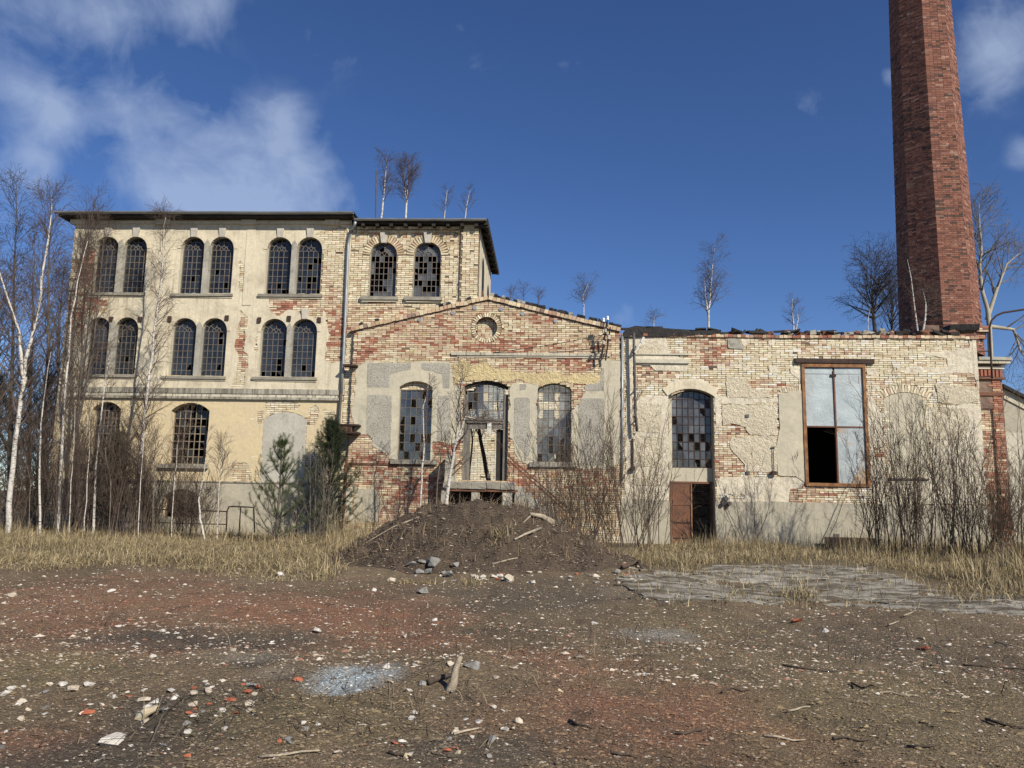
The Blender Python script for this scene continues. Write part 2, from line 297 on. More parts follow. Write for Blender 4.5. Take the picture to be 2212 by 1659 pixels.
def ms(name, X0, X1, Z0, Z1, h, Sfun, y, depth, mat, parent, amp=0.0, ground=None, nscale=6.0):
    xs = np.arange(X0, X1+h, h); zs = np.arange(Z0, Z1+h, h); X, Z = np.meshgrid(xs, zs, indexing='ij'); Sv = Sfun(X, Z)
    def yf(a, b): return y-amp*(fbm(np.asarray(a)*nscale, np.asarray(b)*nscale, 3)-.5)*2
    Yv = yf(X, Z); nx, nz = X.shape; pos = Sv > 0
    cnt = pos[:-1, :-1].astype(int)+pos[1:, :-1]+pos[1:, 1:]+pos[:-1, 1:]
    idx = np.arange(nx*nz).reshape(nx, nz); full = cnt == 4
    q = np.stack([idx[:-1, :-1][full], idx[1:, :-1][full], idx[1:, 1:][full], idx[:-1, 1:][full]], -1)
    used, inv = np.unique(q.ravel(), return_inverse=True) if len(q) else (np.zeros(0, int), np.zeros(0, int))
    V = np.stack([X.ravel()[used], Yv.ravel()[used], Z.ravel()[used]], -1).tolist(); F4 = inv.reshape(-1, 4).tolist() if len(q) else []
    polys = {3: [], 4: list(F4), 5: [], 6: []}
    for i, j in np.argwhere((cnt > 0) & (cnt < 4)):
        cs = [(xs[i], zs[j], Sv[i, j]), (xs[i+1], zs[j], Sv[i+1, j]), (xs[i+1], zs[j+1], Sv[i+1, j+1]), (xs[i], zs[j+1], Sv[i, j+1])]
        P = []; ex = []
        for k in range(4):
            a = cs[k]; b = cs[(k+1) % 4]
            if a[2] > 0: P.append((a[0], a[1]))
            if (a[2] > 0) != (b[2] > 0):
                t = a[2]/(a[2]-b[2]); c = (a[0]+(b[0]-a[0])*t, a[1]+(b[1]-a[1])*t); ex.append((c, a[2] > 0)); P.append(c)
        if len(P) < 3: continue
        b0 = len(V); ys = [float(yf(p[0], p[1])) for p in P]; V += [[p[0], yy, p[1]] for p, yy in zip(P, ys)]
        polys[len(P)].append(list(range(b0, b0+len(P))))
        if depth and len(ex) == 2:
            (p, pe), (r, re) = ex
            if not pe: p, r = r, p
            b0 = len(V); yp = float(yf(*p)); yr = float(yf(*r))
            V += [[p[0], yp, p[1]], [r[0], yr, r[1]], [r[0], y+depth, r[1]], [p[0], y+depth, p[1]]]; polys[4].append([b0+3, b0+2, b0+1, b0])
    if not V: return None
    V = np.array(V)
    if ground is not None:
        V = np.stack([V[:, 0], V[:, 2], -V[:, 1]+ground(V[:, 0], V[:, 2])], -1); polys = {k: [p[::-1] for p in v] for k, v in polys.items()}
        polys = {k: [p[::-1] for p in v] for k, v in polys.items()}
    me = mesh_np(name, V, [np.array(polys[k]) for k in polys if polys[k]], mat, smooth=True)
    return link(name, me, parent)
# brick palette: cream washes, pinks, reds, soot
PAL = np.array([(.64, .555, .39), (.60, .51, .35), (.69, .61, .45), (.54, .43, .28), (.59, .48, .33), (.51, .37, .26), (.42, .265, .185), (.35, .15, .095), (.30, .12, .08), (.385, .18, .115), (.25, .105, .072), (.24, .17, .13), (.17, .12, .095), (.46, .345, .215), (.47, .335, .235), (.70, .66, .56), (.62, .58, .48)])
CREAM = [0, 1, 2, 3, 0, 2, 1]; PINK = [4, 5, 6, 13, 14, 4, 5]; RED = [7, 8, 9, 10, 7, 9, 6]; SOOT = [11, 12, 11]; TAN = [13, 3, 4, 14, 1, 13]; WHITE = [15, 16, 15, 2]
_bm = {}
def brick_mesh(kind, ci, mat):
    k = (kind, ci, mat)
    if k not in _bm:
        hl = {'stretcher': .1425, 'header': .0675}[kind]
        V, F = boxes_np([(0, .03, 0)], [(hl, 0, 0)], [(0, .03, 0)], [(0, 0, .031)], .0022, True)
        c = PAL[ci]*(1+rng.normal(0, .05)); _bm[k] = mesh_np('brick', V, [F], MAT[mat], np.tile(c, (len(V), 1)))
    return _bm[k]
def bricks(wall, Y, X0, X1, Z0, Z1, allow, tone, n_ind=300, mat='brick', proud=.024, seed=1, ch=.077, skip=.006, cover=None, name='brick'):
    r = np.random.default_rng(seed); C = []
    for k in range(int((Z1-Z0)/ch)+1):
        z = Z0+(k+.5)*ch; st = k % 2 == 0; p = .30 if st else .15
        n = int((X1-X0)/p)+2; x = X0+np.arange(n)*p+(0 if st else .075)+r.normal(0, .006, n)+(.15 if k % 4 == 0 else 0)
        C.append(np.stack([x, np.full(n, z)+r.normal(0, .0015, n), np.full(n, p/2-.0075), np.full(n, 1. if st else 0.)], -1))
    C = np.concatenate(C); ts = np.linspace(-1, 1, 9)
    xs = C[:, 0:1]+ts[None]*C[:, 2:3]; zz = np.repeat(C[:, 1:2], 9, 1)
    ok = allow(xs, zz) > 0.0
    lo = np.where(ok, ts[None], 9).min(1); hi = np.where(ok, ts[None], -9).max(1); keep = (hi-lo) > .5
    if cover is not None: keep &= cover(C[:, 0], C[:, 1]) < .09
    keep &= r.random(len(C)) > skip
    C = C[keep]; lo = lo[keep]; hi = hi[keep]; trimmed = (lo > -.99) | (hi < .99)
    nx = C[:, 0]+(lo+hi)/2*C[:, 2]; C[:, 2] *= (hi-lo)/2; C[:, 0] = nx
    ci = tone(C[:, 0], C[:, 1], r); pr = proud+r.normal(0, .004, len(C)); pr[r.random(len(C)) < .05] -= .014
    dist = np.hypot(np.hypot(C[:, 0]-CAM.x, Y-CAM.y), C[:, 1]-CAM.z)-(C[:, 3]*40)
    order = np.argsort(np.where(trimmed, 1e6, dist)); ind = np.zeros(len(C), bool); ind[order[:n_ind]] = True; ind &= ~trimmed
    for i in np.nonzero(ind)[0]:
        me = brick_mesh('stretcher' if C[i, 3] else 'header', int(ci[i]), mat)
        link(name, me, wall, (C[i, 0], Y-pr[i], C[i, 1]))
    R = C[~ind]; cr = ci[~ind]; p2 = pr[~ind]; n = len(R)
    if n:
        c = np.stack([R[:, 0], Y+(.04-p2)/2, R[:, 1]], -1); O = np.zeros(n)
        V, F = boxes_np(c, np.stack([R[:, 2], O, O], -1), np.stack([O, (.04+p2)/2, O], -1), np.stack([O, O, np.full(n, .031)], -1), .0022)
        col = np.repeat(PAL[cr]*(1+r.normal(0, .065, (n, 1)))*(1+r.normal(0, .02, (n, 3))), 8, 0)
        tag(link('brickwork', mesh_np('brickwork', V, [F], MAT[mat], np.clip(col, .01, .9)), wall), kind='stuff')
    return len(C)
def pick(r, sets, w, n, cl=None):
    s = r.random(n) if cl is None else .58*cl+.42*r.random(n); out = np.full(n, sets[0][0]); acc = 0
    for st, ww in zip(sets, w):
        m = (s >= acc) & (s < acc+ww); acc = acc+ww
        out[m] = np.array(st)[r.integers(0, len(st), m.sum())]
    return out
def toner(redpolys, base, red, soft=.5, amp=.9, sc=.9, pink=.5):
    def f(x, z, r):
        d = np.full(len(x), -9.)
        for p in redpolys: d = np.maximum(d, sdf(x, z, p))
        d = d+(fbm(x*sc, z*sc*1.6, 4, 3)-.5)*amp*2
        pr = np.clip(d/soft+.5, 0, 1); n = len(x)
        cl = np.clip((fbm(x*1.5, z*3.2, 4, 17)-.27)/.46, 0, .999); a = pick(r, base[0], base[1], n, cl); b = pick(r, red[0], red[1], n); p_ = pick(r, [PINK], [1.01], n)
        u = r.random(n); o = np.where(u < pr, b, a)
        return np.where((np.abs(pr-.5) < .45) & (r.random(n) < pink), p_, o)
    return f
def reveal(parent, o, y0, y1, mat):
    P = outline(o, 16, -.002); n = len(P); V = [(x, y0, z) for x, z in P]+[(x, y1, z) for x, z in P]
    me = bpy.data.meshes.new('reveal'); me.from_pydata(V, [], [((i+1) % n, (i+1) % n+n, i+n, i) for i in range(n)]); me.materials.append(MAT[mat]); me.update()
    return link('reveal', me, parent)
def arch_bricks(wall, Y, cx, cz, R, a, n, ln, cols, seed, proud=.026):
    r = np.random.default_rng(seed)
    for i in range(n):
        t = -a+2*a*(i+.5)/n; d = np.array((math.sin(t), 0, math.cos(t))); q = np.array((math.cos(t), 0, -math.sin(t)))
        c = np.array((cx, Y-proud/2+.02+r.normal(0, .003), cz))+d*(R+ln/2)
        V, F = boxes_np([c], [q*(a*2*R/n/2-.006)], [(0, proud/2+.02, 0)], [d*(ln/2)], .003)
        link('arch_brick', mesh_np('arch_brick', V, [F], MAT['brick'], np.tile(PAL[cols[r.integers(len(cols))]]*(1+r.normal(0, .08)), (8, 1))), wall)
_panes = {}
def add_pane(bld, win, pts, Y, mat, r, tilt=.012):
    key = bld.name; st = _panes.setdefault(key, [0, [], mat, bld])
    P = np.array(pts); c = P.mean(0)
    if st[0] >= 300: st[1].append([(p[0], Y, p[1]) for p in pts]); return
    st[0] += 1
    me = bpy.data.meshes.new('pane'); me.from_pydata([(p[0]-c[0], 0, p[1]-c[1]) for p in pts], [], [tuple(range(len(pts)))]); me.materials.append(MAT[mat]); me.update()
    o = link('pane', me, win, (c[0], Y, c[1])); o.rotation_euler = (r.normal(0, tilt), 0, r.normal(0, tilt))
def flush_panes():
    for key, (n, lst, mat, bld) in _panes.items():
        if not lst: continue
        V = []; F = []
        for p in lst: F.append(tuple(range(len(V), len(V)+len(p)))); V += p
        me = bpy.data.meshes.new('panes'); me.from_pydata(V, [], F); me.materials.append(MAT[mat]); me.update()
        tag(link('panes', me, bld), kind='stuff')
def shard(pts, r):
    n = len(pts); k = r.integers(n); c = np.array(pts[k]); a = np.array(pts[(k+1) % n]); b = np.array(pts[(k-1) % n])
    s, t = r.uniform(.45, 1), r.uniform(.45, 1); p1 = c+(a-c)*s; p2 = c+(b-c)*t
    m1 = c+(a-c)*s*r.uniform(.4, .8)+(b-c)*t*r.uniform(.15, .45); m2 = c+(a-c)*s*r.uniform(.1, .45)+(b-c)*t*r.uniform(.4, .8)
    return [tuple(c), tuple(p1), tuple(m1), tuple(m2), tuple(p2)]
def window(bld, o, Y, nc, nr, seed, mat='glass_dark', fmat='frame_iron', miss=.08, brk=.10, bar=.022, fan=False, missing=(), brdr=.04, missf=None, gaps=()):
    r = np.random.default_rng(seed); m = MB(); x0, x1, z0 = o['x0']+.01, o['x1']-.01, o['z0']+.005
    ztop = o['zs'] if fan else None
    P = outline(o, 20, -.012)
    for i in range(len(P)):                                    # outer frame
        a, b = P[i], P[(i+1) % len(P)]; m.bar((a[0], Y, a[1]), (b[0], Y, b[1]), brdr, .05)
    xs = np.linspace(x0, x1, nc+1); zt = o['zs'] if fan else o['z1']; zs = np.linspace(z0, zt, nr+1)
    for i in range(1, nc):
        m.bar((xs[i], Y-.002, z0), (xs[i]+r.normal(0, .003), Y-.002, (zt if fan else top_at(o, xs[i]))), bar, .03)
    for j in range(1, nr+(1 if fan else 0)):
        if zs[j] < (o['zs'] if o['rise'] > 0 else 1e9)+1e-6 or not fan:
            hw = (x1-x0)/2
            if zs[j] > o['zs'] and o['rise'] > 0: hw = math.sqrt(max(0, o['R']**2-(zs[j]-o['cz'])**2))
            m.bar((o['cx']-hw, Y+.003, zs[j]), (o['cx']+hw, Y+.003, zs[j]), bar, .025)
    cells = []
    for j in range(nr):
        for i in range(nc):
            a, b, c, d = xs[i], xs[i+1], zs[j], zs[j+1]
            if fan: pts = [(a, c), (b, c), (b, d), (a, d)]
            else:
                tb, ta, tm = min(d, top_at(o, b)), min(d, top_at(o, a)), min(d, top_at(o, (a+b)/2))
                if max(ta, tb) < c+.02: continue
                pts = [(a, c), (b, c), (b, max(tb, c+.004)), ((a+b)/2, tm), (a, max(ta, c+.004))] if j == nr-1 and o['rise'] > 0 else [(a, c), (b, c), (b, d), (a, d)]
            cells.append((i, j, pts))
    if fan:
        R = o['R']-.012; cx, cz = o['cx'], o['zs']; rr = [0, R*.34, R*.68, R]
        for ra in rr[1:3]:
            A = [(cx+ra*math.cos(t), Y, cz+ra*math.sin(t)) for t in np.linspace(0, math.pi, 15)]
            for p, q in zip(A[:-1], A[1:]): m.bar(p, q, bar, .03)
        for k, (ri, nn) in enumerate(((0, 3), (1, 4), (2, 6))):
            ts = np.linspace(0, math.pi, nn+1)
            for t in ts[1:-1]: m.bar((cx+rr[ri]*math.cos(t), Y-.002, cz+rr[ri]*math.sin(t)), (cx+rr[ri+1]*math.cos(t), Y-.002, cz+rr[ri+1]*math.sin(t)), bar, .028)
            for s in range(nn):
                tt = np.linspace(ts[s], ts[s+1], 5)
                pts = [(cx+rr[ri+1]*math.cos(t), cz+rr[ri+1]*math.sin(t)) for t in tt]
                pts += [(cx, cz)] if ri == 0 else [(cx+rr[ri]*math.cos(t), cz+rr[ri]*math.sin(t)) for t in tt[::-1]]
                cells.append((100+k, s, pts))
    win = m.obj('window', MAT[fmat], bld)
    for i, j, pts in cells:
        if (i, j) in missing: continue
        pm = missf(i/max(1, nc), j/max(1, nr)) if missf and i < 100 else miss
        u = r.random()
        if u < pm: continue
        if u < pm+brk and i < 100: pts = shard(pts, r)
        add_pane(bld, win, pts, Y+.006, mat, r)
    return win
def sill(win, x0, x1, z1, h, y0, y1, mat='stone_sill', j=.004):
    return MB().box(x0, x1, y0, y1, z1-h, z1, j).obj('sill', MAT[mat], win)
# ================================================================== left mill building
YL = 0.15
mill = thing('mill_building', 'three storey cream plastered mill building with pairs of tall arched windows', 'building', (-9, YL, 0))
mx0, _ = PW(152, 600, YL); mx1 = PW(754, 620, YL)[0]; mzt = PW(450, 476, YL)[1]
tower = thing('brick_building', 'bare cream brick end block with two arched windows beside the mill', 'building', (-4, YL, 0))
tx1 = PW(1035, 560, YL)[0]; tzt = PW(900, 487, YL)[1]
VR1, VB1 = 511.5, 633
ops = []
for u0, u1, vt, vb in [(205.5, 253, 512, 632), (266, 314, 512, 632), (391, 439, 512, 634), (452, 501.6, 512, 634), (577, 628, 513, 635.5), (641, 693, 513, 635.5),
                       (189, 233.6, 686, 808), (248, 295, 686, 808), (371, 422, 687.5, 812), (435, 487, 687.5, 812), (563.6, 617.8, 689, 814), (629.6, 682, 689, 814)]:
    ops.append(opening(u0-1.5, u1+1.8, vt, vb+1, YL, 'round'))
segA = opening(196, 258, 868, 1003, YL, .28); segB = opening(367, 450, 870, 1003, YL, .30); segC = opening(566, 661, 889, 1045, YL, .30); segD = opening(354, 432, 1056, 1118, YL, .3)
allop = ops+[segA, segB, segD]; polys_l = [outline(o) for o in allop]; polyC = outline(segC)
wallpoly = [(mx0, -.3), (mx1, -.3), (mx1, mzt), (mx0, mzt)]
def wallS_l(X, Z):
    s = sdf(X, Z, wallpoly)
    for p in polys_l: s = np.minimum(s, -sdf(X, Z, p))
    return s
wall = ms('wall', mx0, mx1, -.3, mzt, .06, wallS_l, YL, .12, MAT['mortar'], mill)
EXP = [pp(p, YL) for p in [
    [(140, 565), (192, 528), (205, 560), (199, 642), (235, 655), (242, 672), (185, 690), (170, 750), (165, 830), (110, 830), (125, 690)],
    K1([(1720, 885), (1960, 880), (2090, 930), (2060, 1010), (1930, 1010), (1900, 960), (1780, 985), (1710, 960)]),
    K1([(2120, 425), (2212, 430), (2212, 1300), (2080, 1270), (2085, 1000), (2040, 950), (2045, 640), (2060, 560), (2000, 470)]),
    K1([(1530, 950), (1590, 1000), (1575, 1100), (1570, 1440), (1490, 1440), (1510, 1200), (1525, 1050)]),
    K1([(1530, 640), (1560, 680), (1560, 850), (1535, 900)]), K1([(1610, 1140), (1650, 1110), (1660, 1240), (1630, 1260)]),
    K4([(1490, 575), (1560, 570), (1580, 600), (1590, 670), (1480, 668)]),
    KC([(310, 60), (450, 50), (470, 130), (450, 250), (420, 300), (350, 310), (320, 270), (370, 200), (330, 150)]),
    KC([(550, 120), (690, 120), (690, 300), (640, 260)]), KC([(350, 560), (480, 600), (520, 780), (440, 900), (280, 920), (250, 880), (380, 760), (390, 660)]),
    K4([(1640, 240), (1680, 230), (1660, 520), (1640, 520)]), K4([(1690, 190), (1840, 175), (1950, 215), (1840, 220), (1720, 250)])]]
zpl = PW(500, 1043, YL)[1]                               # plinth top
def plS_l(X, Z):
    s = wallS_l(X, Z); n = (fbm(X*2.2, Z*2.2, 4, 5)-.5)*.55
    for p in EXP: s = np.minimum(s, -(sdf(X, Z, p)+n*.8))
    s = np.minimum(s, -sdf(X, Z, polyC)-.0)
    return np.minimum(s, np.maximum(Z-zpl, -9))
zmid = PW(450, 862, YL)[1]
ms('plaster', mx0, mx1, zpl-.05, zmid+.05, .045, lambda X, Z: np.minimum(plS_l(X, Z), zmid-Z), YL-.032, .03, MAT['plaster_ochre'], wall, .005)
ms('plaster', mx0, mx1, zmid-.05, mzt, .045, lambda X, Z: np.minimum(plS_l(X, Z), Z-zmid), YL-.034, .03, MAT['plaster_cream'], wall, .005)
bricks(wall, YL, mx0, mx1, zpl, mzt, wallS_l, toner([pp(K1(p), YL) for p in [[(2070, 760), (2180, 760), (2180, 1270), (2070, 1270)], [(1500, 1090), (1590, 1090), (1560, 1300), (1490, 1300)], [(1740, 895), (2060, 895), (2060, 985), (1740, 980)], [(520, 620), (620, 620), (600, 860), (500, 860)], [(380, 880), (680, 880), (600, 960), (380, 1100)]]],
       ([CREAM, TAN, PINK], [.7, .15, .16]), ([RED, PINK], [.75, .26])), cover=lambda x, z: np.maximum(plS_l(x, z), sdf(x, z, polyC)+.06), seed=11)
# plinth
def plinS(X, Z): return np.minimum(np.minimum(wallS_l(X, Z), zpl-Z), sdf(X, Z, [(mx0-.05, -.3), (mx1, -.3), (mx1, zpl+1), (mx0-.05, zpl+1)]))
ms('plinth', mx0, mx1, -.3, zpl+.05, .06, plinS, YL-.07, .06, MAT['plaster_grey'], wall, .006)
MB().box(mx0-.05, mx1, YL-.10, YL-.02, zpl, zpl+.05).obj('plinth_ledge', MAT['ledge'], wall)
# blocked window: cement infill set slightly proud of the brick
o = dict(segC); me = MB().prism(outline(o, 16, -.02), YL-.028, YL+.1).me('infill', MAT['cement_infill']); link('infill', me, wall)
for i in range(9):
    u = 570+i*10; t = i/9
for o in ops+[segA, segB, segD]:
    reveal(wall, o, YL-.034, YL+.30, 'plaster_beige' if o in ops else 'plaster_ochre')
# ledges (string courses)
def ledge(parent, u0, u1, va, vb, Y, out_, mat, name='string_course'):
    xa, za = PW(u0, (va[0]), Y); xb, zb = PW(u1, va[1], Y); z1 = (za+zb)/2; h = abs(PW(u0, vb, Y)[1]-PW(u0, va[0], Y)[1])
    return MB().box(xa, xb, Y-out_, Y-.01, z1-h, z1, .003).obj(name, MAT[mat], parent)
ledge(wall, 150, 745, (832, 846), 843, YL, .10, 'ledge'); ledge(wall, 150, 742, (843, 856.5), 850, YL, .07, 'ledge_light'); ledge(wall, 150, 742, (851, 863.5), 856, YL, .13, 'ledge')
# pilasters, cornice, eaves, gutter
def vstrip(parent, u0, u1, v0, v1, Y, out_, mat, name):
    x0, x1, z0, z1 = rect(u0, u1, v0, v1, Y); return MB().box(x0, x1, Y-out_, Y-.02, z0, z1, .004).obj(name, MAT[mat], parent)
vstrip(wall, 346, 367, 484, 832, YL, .05, 'plaster_cream', 'pilaster'); vstrip(wall, 530, 549, 484, 660, YL, .055, 'plaster_cream', 'pilaster')
vstrip(wall, 163, 182, 484, 560, YL, .05, 'plaster_cream', 'pilaster')
MB().box(mx0-.02, mx1, YL-.10, YL-.02, mzt-.17, mzt-.07).obj('cornice', MAT['plaster_cream'], wall)
for u in (172, 356, 540, 720):
    x = PW(u, 480, YL)[0]; MB().box(x-.28, x+.28, YL-.15, YL-.02, mzt-.20, mzt-.02).obj('cornice_block', MAT['plaster_cream'], wall)
roof = MB().box(mx0-.45, mx1+.12, YL-.42, YL+8.3, mzt, mzt+.10).obj('roof', MAT['dark_wood'], mill)
MB().box(mx0-.5, mx1+.14, YL-.40, YL+8.4, mzt+.16, mzt+.21, .008).obj('roof_felt', MAT['tar'], roof)
def gutter(parent, xa, xb, y, z, r=.085, nseg=12, za=0, sag=.012):
    xs = np.linspace(xa, xb, nseg); a = np.linspace(math.pi, 2*math.pi, 9); V = []; F = []
    for i, x in enumerate(xs):
        zj = rng.normal(0, sag)*.4
        V += [(x, y+r*math.cos(t), z+zj+za*i/nseg+r*math.sin(t)) for t in a]
    for i in range(nseg-1):
        for k in range(8): F.append((i*9+k, i*9+k+1, i*9+k+10, i*9+k+9))
    m = MB().add(V, F); return m.obj('gutter', MAT['zinc'], parent, True)
gutter(roof, mx0-.55, mx1+.15, YL-.50, mzt+.15)
for i, o in enumerate(ops):
    ms_f = (lambda i: (lambda a, b: .45 if (b < .35 and a > .3 and i in (4, 5, 10, 11)) else .025))(i)
    win = window(mill, o, YL+.17, 5, 7, 200+i, fan=True, miss=.01, missf=ms_f, brk=.035)
    # keystones on the upper row
    if i < 6 or i == 11:
        x = o['cx']; z = o['z1']; MB().prism([(x-.10, z-.02), (x+.10, z-.02), (x+.14, z+.36), (x-.14, z+.36)], YL-.10, YL).obj('keystone', MAT['keystone'], wall)
    # archivolt bands
    P1 = [(o['cx']+(o['R']+.02)*math.cos(t), o['zs']+(o['R']+.02)*math.sin(t)) for t in np.linspace(0, math.pi, 17)]; P2 = [(o['cx']+(o['R']+.16)*math.cos(t), o['zs']+(o['R']+.16)*math.sin(t)) for t in np.linspace(math.pi, 0, 17)]
for k in range(0, 12, 2):
    a, b = ops[k], ops[k+1]; xm0, xm1 = a['x1'], b['x0']; zb = a['z0']
    MB().prism([(xm0-.012, zb), (xm1+.012, zb), (xm1+.012, a['zs']+.22), ((xm0+xm1)/2, a['zs']+.36), (xm0-.012, a['zs']+.22)], YL-.075, YL+.2).obj('mullion', MAT['stone_grey'], wall)
    MB().box(a['x0']-.22, b['x1']+.10, YL-.11, YL+.16, zb-.10, zb, .005).obj('sill', MAT['stone_sill'], wall)
    MB().box(a['x0']-.15, b['x1']+.08, YL-.06, YL-.02, zb-.16, zb-.10, .004).obj('sill_moulding', MAT['plaster_cream'], wall)
    for o in (a, b):
        n = 16; th = np.linspace(0, math.pi, n+1); V = []; F = []
        for t in th:
            c, s = math.cos(t), math.sin(t)
            for (rr, yy) in ((o['R']+.0, -.034), (o['R']+.0, -.055), (o['R']+.13, -.055), (o['R']+.13, -.034)): V.append((o['cx']+rr*c, YL+yy, o['zs']+rr*s))
        for i in range(n):
            for q in range(3): F.append((i*4+q, i*4+q+1, i*4+q+5, i*4+q+4))
        MB().add(V, F).obj('archivolt', MAT['plaster_cream'], wall)
wA = window(mill, segA, YL+.26, 7, 8, 231, fmat='frame_rust', miss=.45); wB = window(mill, segB, YL+.26, 7, 8, 232, fmat='frame_rust', miss=.42, brk=.12, bar=.026)
wD = window(mill, segD, YL+.26, 7, 4, 233, fmat='rust_dark', miss=.5)
for o, wn in ((segA, wA), (segB, wB)): sill(wn, o['x0']-.25, o['x1']+.12, o['z0'], .15, YL-.17, YL+.25)
for (u, v) in [(242, 691), (304, 691), (368, 690), (491, 688), (561, 692), (625, 689), (690, 692)]:
    x, z = PW(u, v, YL); MB().box(x-.07, x+.07, YL-.09, YL, z-.10, z+.10, .004).obj('anchor_plate', MAT['rust_dark'], wall)
# body: side wall, back, floors
def shell(parent, x0, x1, y0, y1, z0, z1, mat='interior', sides='LRB', th=.35):
    if 'L' in sides: MB().box(x0, x0+th, y0, y1, z0, z1).obj('side_wall', MAT[mat], parent)
    if 'R' in sides: MB().box(x1-th, x1, y0, y1, z0, z1).obj('side_wall', MAT[mat], parent)
    if 'B' in sides: MB().box(x0, x1, y1, y1+th, z0, z1).obj('back_wall', MAT[mat], parent)
shell(mill, mx0+.01, mx1-.01, YL+.13, YL+8, -.3, mzt-.005, 'plaster_cream', 'LB')
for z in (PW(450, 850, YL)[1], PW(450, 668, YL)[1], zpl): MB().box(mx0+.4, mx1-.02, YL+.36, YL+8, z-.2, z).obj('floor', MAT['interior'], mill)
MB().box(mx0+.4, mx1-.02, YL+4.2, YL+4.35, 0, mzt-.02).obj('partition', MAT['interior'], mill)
# ---------------------------------------------------------------- brick tower block
tops = [opening(798, 856, 522.5, 641.4, YL, 'round'), opening(892.7, 951.4, 522.5, 642.5, YL, 'round')]
tp = [outline(o) for o in tops]; tx0 = mx1
tkx = PW(775, 870, YL)[0]; twp = [(tx0, -.3), (tkx, -.3), (tkx, 5.4), (tx1, 5.4), (tx1, tzt), (tx0, tzt)]
def wallS_t(X, Z):
    s = sdf(X, Z, twp)
    for p in tp: s = np.minimum(s, -sdf(X, Z, p))
    return s
twall = ms('wall', tx0, tx1, -.3, tzt, .06, wallS_t, YL+.02, .12, MAT['mortar'], tower)
def allow_t(X, Z):
    s = wallS_t(X, Z)
    for o in tops: s = np.minimum(s, np.where(Z > o['zs'], np.hypot(X-o['cx'], Z-o['zs'])-o['R']-.27, 1))
    return s
bricks(twall, YL+.02, tx0, tx1, .5, tzt-.03, allow_t, toner([pp(K2(p), YL) for p in [[(180, 1030), (760, 1020), (700, 1100), (180, 1200)], [(230, 440), (1000, 440), (1000, 560), (560, 520), (230, 500)]]],
       ([CREAM, TAN, PINK], [.88, .10, .03]), ([PINK, TAN, RED, CREAM], [.3, .35, .1, .26]), pink=.25, amp=.5), seed=12, skip=.012)
for i, o in enumerate(tops):
    arch_bricks(twall, YL+.02, o['cx'], o['zs'], o['R']+.005, math.pi/2, 21, .27, TAN+[0, 3, 1], 40+i)
    reveal(twall, o, YL, YL+.30, 'plaster_beige')
    x, z = o['cx'], o['z1']; MB().prism([(x-.09, z-.06), (x+.09, z-.06), (x+.15, z+.34), (x-.15, z+.34)], YL-.10, YL+.02).obj('keystone', MAT['keystone'], twall)
    wn = window(tower, o, YL+.16, 6, 7, 260+i, fan=True, miss=.12, missf=lambda a, b: .05 if b < .12 else .62, brk=.04, mat='glass_grey', missing=[(0, 1), (1, 1), (2, 1), (0, 2), (1, 2), (2, 2), (100, 0), (100, 1), (100, 2)] if i == 0 else [])
    MB().box(o['x0']-.28, o['x1']+.12, YL-.12, YL+.16, o['z0']-.13, o['z0'], .008).obj('sill', MAT['stone_sill'], wn)
    MB().box(o['x0']-.22, o['x1']+.08, YL-.07, YL+.0, o['z0']-.20, o['z0']-.13, .006).obj('sill_moulding', MAT['plaster_beige'], wn)
# corner pier and cornice bands of the block
x0, x1, z0, z1 = rect(994, 1034, 490, 690, YL); MB().box(x0, tx1-.001, YL-.09, YL+.0, z0, tzt-.02).obj('corner_pier', MAT['mortar'], twall)
pierS = lambda X, Z: sdf(X, Z, [(x0, z0), (tx1, z0), (tx1, tzt), (x0, tzt)])
cp = [c for c in tower.children if c.name.startswith('wall')][0]
bricks(twall, YL-.09, x0+.07, tx1, z0, tzt-.05, pierS, toner([], ([CREAM, TAN, PINK], [.78, .16, .07]), ([RED], [1.01])), n_ind=0, seed=13)
for v0, v1, oo in ((492, 496.5, .10), (499, 503, .06)):
    a0, a1, b0, b1 = rect(772, 994, v0, v1, YL); n = int((a1-a0)/.15)
    for i in range(n):
        if 20 < i % 31 < 25 and v0 > 495: continue
        V, F = boxes_np([(a0+(i+.5)*.15, YL-oo/2+.02, (b0+b1)/2)], [(.069, 0, 0)], [(0, oo/2+.02, 0)], [(0, 0, (b1-b0)/2)], .004)
        link('cornice_brick', mesh_np('cornice_brick', V, [F], MAT['brick'], np.tile(PAL[(CREAM+TAN)[rng.integers(13)]]*.9, (8, 1))), twall)
D_T = 5.7
MB().box(tx1-.35, tx1, YL+.02, YL+D_T, 5.4, tzt-.01).obj('side_wall', MAT['plaster_cream'], tower)
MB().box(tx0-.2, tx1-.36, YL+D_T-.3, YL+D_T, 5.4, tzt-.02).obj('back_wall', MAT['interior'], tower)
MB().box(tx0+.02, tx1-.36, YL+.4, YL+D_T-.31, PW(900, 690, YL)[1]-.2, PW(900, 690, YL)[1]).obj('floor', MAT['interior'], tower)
for yy, zc in ((1.7, PW(900, 590, YL)[1]), (4.3, PW(900, 610, YL)[1])):
    m = MB(); P = [(yy-.42, zc-1.0), (yy+.42, zc-1.0)]+[(yy+.42*math.cos(t), zc+.7+.42*math.sin(t)) for t in np.linspace(0, math.pi, 9)]
    V = [(tx1+.012, YL+a, b) for a, b in P]; m.add(V, [tuple(range(len(P)))]); s = m.obj('side_window', MAT['tar'], tower)  # flat black face; the dark of the window recess is put into its colour
    MB().box(tx1+.002, tx1+.03, YL+yy-.3, YL+yy+.4, zc-1, zc-.25).obj('brick_infill', MAT['rust'], tower)
troof = MB().box(tx0+.14, tx1+.22, YL-.30, YL+D_T+.3, tzt-.02, tzt+.10, .006).obj('roof', MAT['dark_wood'], tower)
